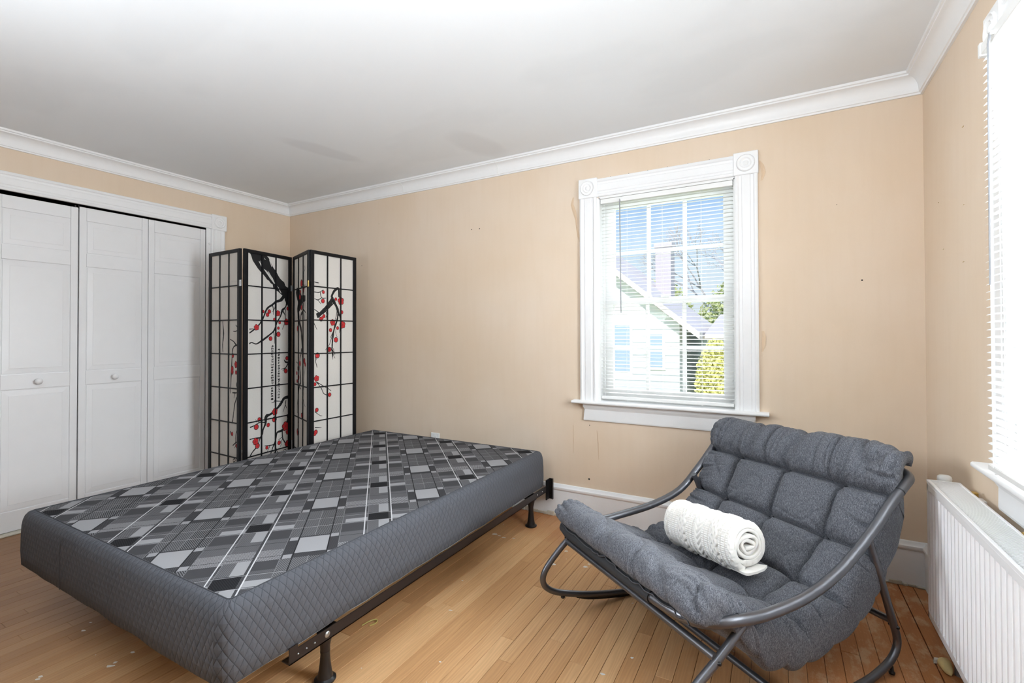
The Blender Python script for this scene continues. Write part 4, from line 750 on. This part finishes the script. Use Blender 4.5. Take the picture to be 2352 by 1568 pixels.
obj('back_bar',sm(MB().tube([ch(3.28,2.160,.690),ch(3.72,2.160,.690)],R_arm,16),60),M['frame'],chair)
obj('front_bar',sm(MB().tube([ch(3.28,1.170,.360),ch(3.72,1.170,.360)],R_arm,16),60),M['frame'],chair)
slv=[ch(*p) for p in ((3.150,1.183,.3595),(3.20,1.172,.3595),(3.30,1.170,.359),(3.50,1.170,.359),(3.70,1.170,.359),(3.735,1.170,.359))]
obj('sleeve',sm(MB().tube(slv,0.0215,16),60),M['sleeve'],chair)
for p,q in (((3.950,1.290,.3762),(3.950,1.296,.3755)),((3.95,2.060,.6335),(3.95,2.064,.6360)),((3.736,1.170,.360),(3.741,1.170,.360))):
    obj('joint_ring',sm(MB().tube([ch(*p),ch(*q)],R_arm+0.0008,16),60),M['sleeve'],chair)
def rocker(nn,front,nbase):
    R0=0.0125
    P=front+[(1.32,.046),(1.50,.020),(1.70,.0135),(1.88,.020),(1.96,.032),(2.034,.058),(2.068,.109),(2.039,.192),(1.992,.308),(1.934,.445),(1.905,.500)]
    o=obj('rocker_tube',sm(MB().tube(catmull([ch(nn,a,z) for a,z in P],6),R0,14),60),M['frame'],chair)
    st=[(1.24,.070),(1.32,.046),(1.50,.020),(1.62,.0155)]
    c=catmull([ch(nn,a,z-0.011) for a,z in st],5); m=MB(); vs=[]
    for p in c: 
        zb=max(p.z,0.0005)
        vs += [p+NX*0.007+Vector((0,0,zb-p.z+0.002)),p-NX*0.007+Vector((0,0,zb-p.z+0.002)),p-NX*0.006+Vector((0,0,max(zb-0.010,0.0003)-p.z)),p+NX*0.006+Vector((0,0,max(zb-0.010,0.0003)-p.z))]
    k=len(c); m.add(vs,[(i*4+j,i*4+(j+1)%4,i*4+4+(j+1)%4,i*4+4+j) for i in range(k-1) for j in range(4)]+[(3,2,1,0),tuple((k-1)*4+j for j in range(4))]); obj('runner',m,M['plastic'],o)
    for a,z in ((1.175,.060),(2.035,.018)):
        b=MB().lathe([(0.004,0.0),(0.009,0.002),(0.010,0.008),(0.006,0.012),(0.0045,0.030)],12,Matrix.Translation(ch(nn,a,z-(0.0 if a<1.5 else 0.014)))); obj('rubber_stop',sm(b,50),M['plastic'],o)
    return o
rocker(3.150,[(1.30,.345),(1.25,.332),(1.195,.299),(1.140,.250),(1.092,.195),(1.080,.150),(1.108,.112),(1.175,.082)],0)
rocker(3.935,[(1.33,.345),(1.300,.322),(1.235,.275),(1.150,.220),(1.095,.178),(1.080,.140),(1.108,.105),(1.175,.078)],0)
Rb=0.0118
obj('cross_bar',sm(MB().tube([ch(3.150,1.195,.299),ch(3.55,1.207,.292),ch(3.935,1.222,.281)],Rb,14),60),M['frame'],chair)
obj('cross_bar',sm(MB().tube([ch(3.150,1.56,.031),ch(3.935,1.56,.031)],Rb,14),60),M['frame'],chair)
obj('cross_bar',sm(MB().tube([ch(3.150,2.045,.185),ch(3.935,2.045,.185)],Rb,14),60),M['frame'],chair)
for nn,a,z in ((3.935,1.225,.270),(3.935,2.049,.168),(3.15,1.197,.310)):
    for s in (1,-1):
        Rm=Matrix.Translation(ch(nn,a,z))@Matrix.Rotation(TH_-PI/2,4,'Z')@Matrix.Rotation(s*PI/2,4,'Y')
        obj('bolt',sm(MB().lathe([(0.006,0.008),(0.006,0.014),(0.004,0.017),(0.001,0.018)],10,Rm),50),M['plastic'],chair)
# cushion: top and underside paths in (a,z), front edge to back roll
TP=[(1.178,.384),(1.160,.409),(1.172,.437),(1.205,.448),(1.255,.432),(1.32,.392),(1.385,.345),(1.46,.302),(1.55,.272),(1.65,.262),(1.74,.272),(1.80,.297),(1.86,.335),(1.905,.375),(1.950,.430),(1.985,.485),(2.020,.545),(2.052,.605),(2.076,.652),(2.098,.690),(2.125,.716),(2.157,.727),(2.186,.718),(2.198,.694)]
BP=[(1.186,.378),(1.205,.376),(1.235,.364),(1.28,.338),(1.32,.300),(1.355,.260),(1.40,.215),(1.46,.175),(1.54,.150),(1.63,.142),(1.72,.146),(1.80,.165),(1.87,.195),(1.93,.235),(1.985,.290),(2.03,.350),(2.07,.420),(2.095,.490),(2.112,.560),(2.122,.620),(2.128,.662),(2.136,.692),(2.151,.708),(2.170,.708),(2.180,.694)]
def path(P,k):
    C=catmull([Vector((a,z,0)) for a,z in P],8); L=[0]
    for i in range(1,len(C)): L.append(L[-1]+(C[i]-C[i-1]).length)
    out=[]; j=0
    for i in range(k):
        t=L[-1]*i/(k-1)
        while j<len(L)-2 and L[j+1]<t: j+=1
        f=(t-L[j])/max(L[j+1]-L[j],1e-9); out.append(C[j].lerp(C[j+1],f))
    return out,L[-1]
NV,NU=330,230
top_p,LT=path(TP,NV); bot_p,LB=path(BP,NV)
# row positions (arc length fraction on the top path) of the tufts
def frac(a0,z0):
    d=[(math.hypot(p.x-a0,p.y-z0),i) for i,p in enumerate(top_p)]; return min(d)[1]/(NV-1)
rows=[frac(1.385,.345),frac(1.60,.265),frac(1.80,.297),frac(1.950,.430),frac(2.052,.605)]
colsN=[3.285,3.525,3.755]; N0,N1=3.105,3.945
bounds_r=[0.0]+rows+[1.0]
def cellh(x,arr):
    for i in range(len(arr)-1):
        if arr[i]<=x<=arr[i+1]: return i,(x-arr[i])/(arr[i+1]-arr[i])*2-1
    return len(arr)-2,1.0
barr=[N0]+colsN+[N1]
def quilt(nn,t):
    i,x=cellh(nn,barr); j,y=cellh(t,bounds_r)
    nr=len(bounds_r)-2
    last=len(barr)-2
    ex=1-abs(x)**3.2; ey=1-abs(y)**3.6
    if (i==0 and x<0) or (i==last and x>0): ex=1.0
    if (j==0 and y<0) or (j==nr and y>0): ey=1.0
    ex=max(ex,0)**0.5; ey=max(ey,0)**0.5
    if j==0: ex=0.80+0.20*ex
    if j==nr: ex=ex*(0.25*max(0.0,1-(y+1)/1.1)) + 1-0.25*max(0.0,1-(y+1)/1.1)   # the back roll is only pinched near its seam
    h=ex*ey
    sx=min(abs(nn-c) for c in colsN); sy=min(abs(t-r) for r in rows)*LT
    groove=0.0
    if 0<j<nr: groove=max(math.exp(-(sx/0.0065)**2)*(0.8 if barr[0]<nn else 0),math.exp(-(sy/0.0065)**2))
    else: groove=math.exp(-(sy/0.0065)**2)
    amp=0.050 if 0<j<nr else (0.040 if j==0 else 0.060)
    d=h*amp-0.014-0.011*groove
    # gathers radiating from the tufts
    for cn in colsN:
        for r in rows:
            du=(nn-cn); dv=(t-r)*LT; q=math.hypot(du,dv)
            if q<0.16:
                a=math.atan2(dv,du); w=math.exp(-(q/0.065)**2); k=math.sin(a*5+cn*9+r*31)*0.6+math.sin(a*9+cn*17)*0.4
                d += w*k*0.0085*min(1,q/0.02)-0.020*math.exp(-(q/0.022)**2)
    # soft creases across the rolls and at the edges
    s=t*LT; e=min(nn-N0,N1-nn)
    def crease(v,k): return -max(0.0,1-abs(noise.noise(v))*k)**1.6
    wx=noise.noise(Vector((nn*5,s*5,3.3)))*0.5
    ke=math.exp(-(e/0.10)**2)
    if j==nr:
        y01=(y+1)/2
        d += crease(Vector((nn*8+wx,s*2.6,1.7)),6.5)*0.022+crease(Vector((nn*19+wx,s*4,6.7)),5)*0.009+noise.noise(Vector((nn*7,s*5,4)))*0.010
    elif j==0:
        d += crease(Vector((nn*7+s*8+wx,s*3,2.7)),7)*0.013+crease(Vector((nn*13-s*5,s*4,9.7)),7)*0.005+noise.noise(Vector((nn*6,s*7,7)))*0.009
    else:
        d += noise.noise(Vector((nn*8,s*8,2)))*0.007+crease(Vector((nn*7+wx,s*7-wx,5.7)),9)*0.005
    if t>0.9: ke*=max(0.0,(1-t)/0.1)
    d += crease(Vector((nn*1.5,s*13+wx*2,8.0)),5)*ke*0.020+crease(Vector((nn*2.5,s*24+wx*2,2.0)),4)*ke*0.008
    return d
def edgew(nn):
    e=min(nn-N0,N1-nn)/0.034
    return 1.0 if e>=1 else 0.50+0.50*math.sqrt(max(0.0,1-(1-e)**2))
us=[]
for i in range(NU):
    x=i/(NU-1); us.append(N0+(N1-N0)*(x if False else (0.5-0.5*math.cos(PI*x))*0.25+x*0.75))
def tangents(P):
    T=[]
    for i in range(len(P)):
        d=P[min(i+1,len(P)-1)]-P[max(i-1,0)]; d.normalize(); T.append(Vector((-d.y,d.x,0)))
    return T
TT=tangents(top_p)
cu=MB(); vt=[]; vb=[]
for i,nn in enumerate(us):
    ew=edgew(nn)
    lip=0.018*(1-ew)                                  # ends draw in slightly
    ew0=ew
    for j in range(NV):
        t=j/(NV-1); p=top_p[j]; b=bot_p[j]; mid=(p+b)/2; ew=ew0+(max(ew0,0.9)-ew0)*min(1.0,max(0.0,(t-0.74)/0.1))
        d=quilt(nn,t)
        if t>0.94: d*=max(0.0,(1-t)/0.06)**0.7
        if t<0.03: d*=0.4+0.6*t/0.03
        q=p+TT[j]*d*(0.25+0.75*ew)
        te=min(t,1-t)/0.03; tw=1.0 if te>=1 else math.sqrt(max(0,1-(1-te)**2))
        q=mid+(q-mid)*ew
        bulge=noise.noise(Vector((nn*9,t*14,9)))*0.012+(abs(math.sin(t*34+noise.noise(Vector((nn*3,t*5,4)))*2.2))**0.6-0.5)*0.020*math.exp(-(min(nn-N0,N1-nn)/0.13)**2)
        bb_=mid+(b-mid)*ew-TT[j]*bulge*ew*min(1.0,max(0.0,(t-0.03)/0.08))*min(1.0,max(0.0,(0.86-t)/0.12))
        wsc=1.0-0.035*math.exp(-((t-0.52)/0.22)**2)-0.012*math.exp(-((t-0.97)/0.07)**2); nsh=3.525+(nn-3.525)*wsc+(noise.noise(Vector((t*22,3.3,i*0.0)))*0.012)*(1-ew)*(1 if nn>3.5 else -1)
        lift=0.026*max(0.0,(t-0.78)/0.22)*max(0.0,(nn-3.45)/0.45); pull=0.034*min(1.0,max(0.0,(nn-3.83)/0.08))*min(1.0,max(0.0,(t-0.84)/0.08)); q=Vector((q.x-pull,q.y+lift,0)); bb_=Vector((bb_.x-pull*0.8,bb_.y+lift*0.5,0)); vt.append(ch(nsh,q.x,max(q.y,0.03))); vb.append(ch(nsh,bb_.x,max(bb_.y,0.03)))
n1=len(vt); cu.v=[tuple(v) for v in vt+vb]
for i in range(NU-1):
    for j in range(NV-1):
        a=i*NV+j; b=a+NV; cu.f.append((a,b,b+1,a+1)); cu.f.append((n1+a,n1+a+1,n1+b+1,n1+b))
for i in range(NU-1):
    a=i*NV; b=a+NV; cu.f.append((a,n1+a,n1+b,b)); a+=NV-1; b+=NV-1; cu.f.append((a,b,n1+b,n1+a))
for j in range(NV-1):
    a=j; cu.f.append((a,a+1,n1+a+1,n1+a)); a=(NU-1)*NV+j; cu.f.append((a,n1+a,n1+a+1,a+1))
cu.smooth=True; cush=obj('cushion',cu,M['heather'],chair)
for cn in colsN:
    for r in rows:
        j=int(r*(NV-1)); p=top_p[j]+TT[j]*(-0.028); 
        m=MB().lathe([(0.0005,0.004),(0.005,0.0035),(0.007,0.0),(0.006,-0.002)],10,Matrix.Translation(ch(cn,p.x,p.y+0.002))); obj('tuft_button',sm(m,60),M['piping'],cush)
# seam piping along the front face and the ends
pp=[]
for k in range(60):
    nn=N0+0.03+(N1-N0-0.06)*k/59; wv=noise.noise(Vector((nn*11,0.3,0)))*0.004; j0=3
    p=top_p[j0]+TT[j0]*(quilt(nn,j0/(NV-1))*0.25+0.75*quilt(nn,j0/(NV-1)))*1.0; pp.append(ch(nn,p.x-0.001,p.y+wv*0.4))
obj('cushion_piping',sm(MB().tube(pp,0.0026,6),60),M['piping'],cush)

# ------------------------------------------------------------------ rolled cable-knit blanket
bl_f=NX*3.325+AX*1.655+Vector((0,0,.378)); bl_n=NX*3.695+AX*1.637+Vector((0,0,.420))
ax=(bl_n-bl_f); LEN=ax.length; ax.normalize(); side_=ax.cross(Vector((0,0,1))).normalized(); upv=side_.cross(ax).normalized()
if side_.dot(AX)<0: side_=-side_
blanket=tag(empty('blanket_roll',bl_f),'rolled white cable-knit throw blanket lying on the grey lounge chair cushion','blanket')
def spiral_pt(th):     # th from 0 (inner) to TMAX (outer end); squashed a little, loose towards the core
    r=0.016+0.0120*th/(2*PI)*1.0
    return r
TURN=4.1; TMAX=TURN*2*PI; R_OUT=0.083
def rad(th): return 0.017+(R_OUT-0.017)*(th/TMAX)
samples=[]; th=0
while th<TMAX:
    samples.append(th); r=rad(th); outer = th>TMAX-2*PI*1.02
    th += (0.0021/r if outer else 0.010/r)
samples.append(TMAX)
th0=-PI/2-0.35-TMAX                    # outer end finishes at the underside towards the chair front
def center(th):
    r=rad(th); a=th+th0; sq=1-0.42*(1-th/TMAX)*1.0
    wob=0.0040*math.sin(a*2+th*0.7)*(1-0.6*th/TMAX)
    return Vector((math.cos(a)*(r+wob),math.sin(a)*(r+wob)*sq*1.02,0)),a
arc=[0]
C0=[center(t)[0] for t in samples]
for i in range(1,len(C0)): arc.append(arc[-1]+(C0[i]-C0[i-1]).length)
# straight flap leaving the roll at the bottom, towards the back of the chair
NUx=230; half=0.0076
def knit_h(u,s):
    # u along the roll 0..1, s along circumference (m)
    x=u*LEN; h=0
    bands=[(0.020,0.022),(0.118,0.044),(0.207,0.040),(0.292,0.044),(0.372,0.03)]
    incable=False
    for i,(c,w) in enumerate(bands):
        if abs(x-c)<w/2:
            incable=True
            P=0.052 if i!=2 else 0.036
            ph=2*PI*s/P
            if i==2:      # nested chevrons
                q=abs(x-c)/(w/2); z=(s+q*0.022)/0.020; f=abs((z%1)-0.5)*2; h=max(h,0.0085*(1-f)**0.6*(1-q**3)); 
            else:
                for k in (0,1):
                    cc=c+(-1 if k else 1)*w*0.22
                    for q in (0,1):
                        o=cc+math.sin(ph+q*PI+k*0.6)*w*0.14; d=abs(x-o)/(w*0.13)
                        if d<1: h=max(h,0.0095*math.sqrt(1-d*d))
    if not incable:
        e=abs((s/0.0072)%1-0.5)*2; h=0.0032*(1-e)
        f=abs((x/0.021)%1-0.5)*2
        if f<0.12: h=0.0050
    return h
kb=MB(); ns=len(samples)
def P3(c,u): return ax*(u*LEN)+side_*c.x+upv*c.y
vo=[];vi=[]
for i,th in enumerate(samples):
    c,a=center(th); j=min(i,len(C0)-2); T=(C0[j+1]-C0[j]).normalized(); nrm=Vector((T.y,-T.x,0))
    if nrm.dot(c)<0: nrm=-nrm
    outer=th>TMAX-2*PI*1.02
    for k in range(NUx+1):
        u=k/NUx; e=min(u,1-u)*LEN; er=1 if e>0.012 else math.sqrt(1-(1-e/0.012)**2)
        ins=0.0
        tel=noise.noise(Vector((th*0.7,2.0 if u>0.5 else 7.0,0)))*0.007
        uu=u+(tel/LEN)*(2*abs(u-0.5))**6*(1 if u>0.5 else -1)
        h=knit_h(u,arc[i]) if outer else 0
        dome=1-0.10*max(0,(0.10-min(u,1-u))/0.10)**2*(1 if outer else 0)
        co=c*dome+nrm*(half*0.6+half*0.4*er+h*er); ci=c*dome-nrm*(half*0.6+half*0.4*er)
        vo.append(P3(co,uu)); vi.append(P3(ci,uu))
m1=NUx+1; n1=len(vo); kb.v=[tuple(v) for v in vo+vi]
for i in range(ns-1):
    for k in range(NUx):
        a=i*m1+k; b=a+m1; kb.f.append((a,a+1,b+1,b)); kb.f.append((n1+a,n1+b,n1+b+1,n1+a+1))
    for a,b in ((i*m1,(i+1)*m1),(i*m1+NUx,(i+1)*m1+NUx)): kb.f.append((a,b,n1+b,n1+a))
for i in (0,ns-1):
    for k in range(NUx): a=i*m1+k; kb.f.append((a,a+1,n1+a+1,n1+a))
kb.smooth=55; obj('knit_roll',kb,M['knit'],blanket)
# loose corner flap
fl_=MB(); 
def flapf(i,j):
    u=0.45+0.60*i/30; t=j/14; 
    cx=-0.050+0.105*t*(0.35+0.65*i/30); cy=-0.086-0.004*math.sin(t*2)+0.010*t*t+0.004*noise.noise(Vector((u*9,t*5,0)))
    return P3(Vector((cx,cy,0)),u+0.02*math.sin(t*3)*(i/30))
def slab(fn,nu,nv,th):
    m=MB(); A=[fn(i,j) for i in range(nu) for j in range(nv)]; n=len(A); B=[v+upv*th for v in A]; m.v=[tuple(v) for v in A+B]
    for i in range(nu-1):
        for j in range(nv-1):
            a=i*nv+j; b=a+nv; m.f.append((a,b,b+1,a+1)); m.f.append((n+a,n+a+1,n+b+1,n+b))
    for i in range(nu-1):
        for j in (0,nv-1): a=i*nv+j; b=a+nv; m.f.append((a,b,n+b,n+a))
    for j in range(nv-1):
        for i in (0,nu-1): a=i*nv+j; m.f.append((a,a+1,n+a+1,n+a))
    return m
obj('flap',sm(slab(flapf,31,15,0.008),50),M['knit'],blanket)

# ------------------------------------------------------------------ outside, seen through the blinds
M['siding']=simple('pale_siding',(222,226,230),0.8,var=0.02,scale=1); M['roofing']=simple('pinkish_shingle',(232,220,214),0.9,var=0.05,scale=8)
M['brick']=simple('grey_brick',(204,196,200),0.9,var=0.08,scale=12); M['blueglass']=simple('far_window_glass',(176,194,220),0.3,var=0.05); M['grass']=simple('lawn',(205,212,150),0.95,var=0.2,scale=3)
M['leafg']=simple('spring_leaves',(206,212,150),0.9,var=0.3,scale=9); M['leafy']=simple('yellow_leaves',(238,228,150),0.9,var=0.25,scale=9); M['bark']=simple('grey_bark',(190,184,186),0.9,var=0.15)
g=obj('lawn',MB().box((-30,TH+0.3,-1.0),(34,60,-0.9)),M['grass']); tag(g,kind='structure')
GZ=-0.9
ho=tag(empty('house',(0,9,GZ)),'pale neighbouring house with a sloping roof and chimney, seen through the back window','house')
def rake(x): return 2.62-(x-0.56)*0.815
wl=MB(); xs=[-7.0,1.95]; ridge=-2.6
wl.add([(-7,0,0),(1.95,0,0),(1.95,0,rake(1.95)-GZ-0.05),(ridge,0,rake(ridge)-GZ-0.05),(-7,0,rake(ridge)-GZ-0.05-3.2),(-7,5,0),(1.95,5,0),(1.95,5,rake(1.95)-GZ-0.05),(ridge,5,rake(ridge)-GZ-0.05),(-7,5,rake(ridge)-GZ-3.25)],[(0,1,2,3,4),(5,9,8,7,6),(1,6,7,2),(0,4,9,5)])
H=obj('wall',wl,M['siding'],ho)
for k in range(20):
    z=0.15+k*0.16
    if z<rake(1.95)-GZ-0.1: obj('clapboard',MB().box((-2.0,-0.02,z),(1.95,0.0,z+0.14)),M['siding'],H)
rf=MB(); 
def rq(x,y,dz): return (x,y,rake(x)-GZ+dz)
rf.add([rq(ridge,-0.35,0),rq(2.45,-0.35,0),rq(2.45,5.3,0),rq(ridge,5.3,0),rq(ridge,-0.35,.16),rq(2.45,-0.35,.16),rq(2.45,5.3,.16),rq(ridge,5.3,.16)],[(0,3,2,1),(4,5,6,7),(0,1,5,4),(1,2,6,5),(2,3,7,6),(3,0,4,7)])
obj('roof',rf,M['roofing'],ho)
ch_=MB().box((0.72,3.0,rake(1)-GZ-0.6),(1.18,3.6,4.85)).box((0.68,2.96,4.78),(1.22,3.64,4.92)); obj('chimney',ch_,M['brick'],ho)
for x0,x1,z0,z1 in ((0.20,0.75,1.15,2.35),(-0.9,-0.3,1.15,2.35),(1.25,1.55,1.3,2.1)):
    f=obj('window',MB().box((x0-0.07,-0.05,z0-0.07),(x1+0.07,-0.02,z1+0.07)),M['trim'],ho); obj('pane',MB().box((x0,-0.06,z0),(x1,-0.045,(z0+z1)/2-0.03)).box((x0,-0.06,(z0+z1)/2+0.03),(x1,-0.045,z1)),M['blueglass'],f)
pr_=tag(empty('porch',(2.68,9.6,GZ)),'low white porch wing with posts beside the neighbouring house','porch')
obj('wall',MB().box((0,0,0),(1.6,3,2.0)),M['siding'],pr_)
for x in (0.05,0.45,0.85,1.25,1.55): obj('post',MB().box((x-0.04,-0.3,0),(x+0.04,-0.22,2.0)),M['trim'],pr_)
obj('roof',MB().add([(-0.18,-0.5,2.0),(1.8,-0.5,2.0),(1.8,3,2.6),(-0.18,3,2.6),(-0.18,-0.5,2.1),(1.8,-0.5,2.1),(1.8,3,2.7),(-0.18,3,2.7)],[(0,3,2,1),(4,5,6,7),(0,1,5,4),(1,2,6,5),(2,3,7,6),(3,0,4,7)]),M['roofing'],pr_)
def leafball(cx,cy,cz,R,n,size,seed):
    rr=random.Random(seed); m=MB()
    for _ in range(n):
        while True:
            p=Vector((rr.uniform(-1,1),rr.uniform(-1,1),rr.uniform(-1,1)))
            if 0.35<p.length<1: break
        c=Vector((cx+p.x*R[0],cy+p.y*R[1],cz+p.z*R[2])); a=Vector((rr.gauss(0,1),rr.gauss(0,1),rr.gauss(0,1))).normalized(); b=a.cross(Vector((rr.gauss(0,1),rr.gauss(0,1),rr.gauss(0,1)))).normalized(); s=size*rr.uniform(.6,1.3)
        m.add([c-a*s,c+b*s*.5,c+a*s,c-b*s*.5],[(0,1,2,3)])
    return m
def bush(name,label,loc,R,n,size,mat,seed,cat='bush'):
    r=tag(empty(name,loc),label,cat); 
    obj('stem',MB().tube([(0,0,0),(0.03,0,R[2]*0.5),(0.0,0.05,R[2])],[0.05,0.04,0.02],8),M['bark'],r)
    tag(obj('foliage',leafball(0,0,R[2]*1.0,R,n,size,seed),mat,r),kind='stuff'); return r
bush('shrub','yellow-leaved shrub at the right of the porch, low in the back window',(2.85,8.1,GZ),(0.42,0.5,1.0),5000,0.045,M['leafy'],1)
bush('shrub','green-yellow shrub in front of the porch, lower right of the back window',(2.25,7.0,GZ),(0.40,0.4,0.42),3500,0.04,M['leafg'],2)
bush('shrub','low yellow-green hedge in front of the neighbouring house, bottom of the back window',(0.8,7.9,GZ),(1.2,0.4,0.30),4000,0.045,M['leafg'],5)
bush('tree','full green-yellow tree behind the porch, right side of the back window',(3.5,17.6,GZ),(2.4,1.6,2.3),9000,0.10,M['leafg'],3,'tree')
bush('tree','pale green tree behind the chimney of the neighbouring house',(-0.6,19,GZ),(1.5,1.5,2.3),7000,0.10,M['leafg'],4,'tree')
def bare(loc,h,seed):
    r=tag(empty('bare_tree',loc),'leafless tree with fine twigs against the sky, upper right of the back window','tree'); rr=random.Random(seed); m=MB(); tw=MB()
    def br(p,d,l,rad_,lv):
        q=p+d*l; (m if lv<3 else tw).tube([p,(p+q)/2+Vector((rr.uniform(-.03,.03)*l,0,0)),q],[rad_,rad_*.85,rad_*.7],5 if lv<3 else 3,cap=False)
        if lv<6:
            for _ in range(3 if lv else 4):
                e=(d+Vector((rr.gauss(0,.5),rr.gauss(0,.4),rr.gauss(0,.35)))).normalized(); br(q,e,l*rr.uniform(.6,.8),rad_*.62,lv+1)
    br(Vector((0,0,0)),Vector((0,0,1)),h*.33,0.11,0); obj('trunk',m,M['bark'],r); tag(obj('twigs',tw,M['bark'],r),kind='stuff')
bare((1.3,24.5,GZ),8.6,4)
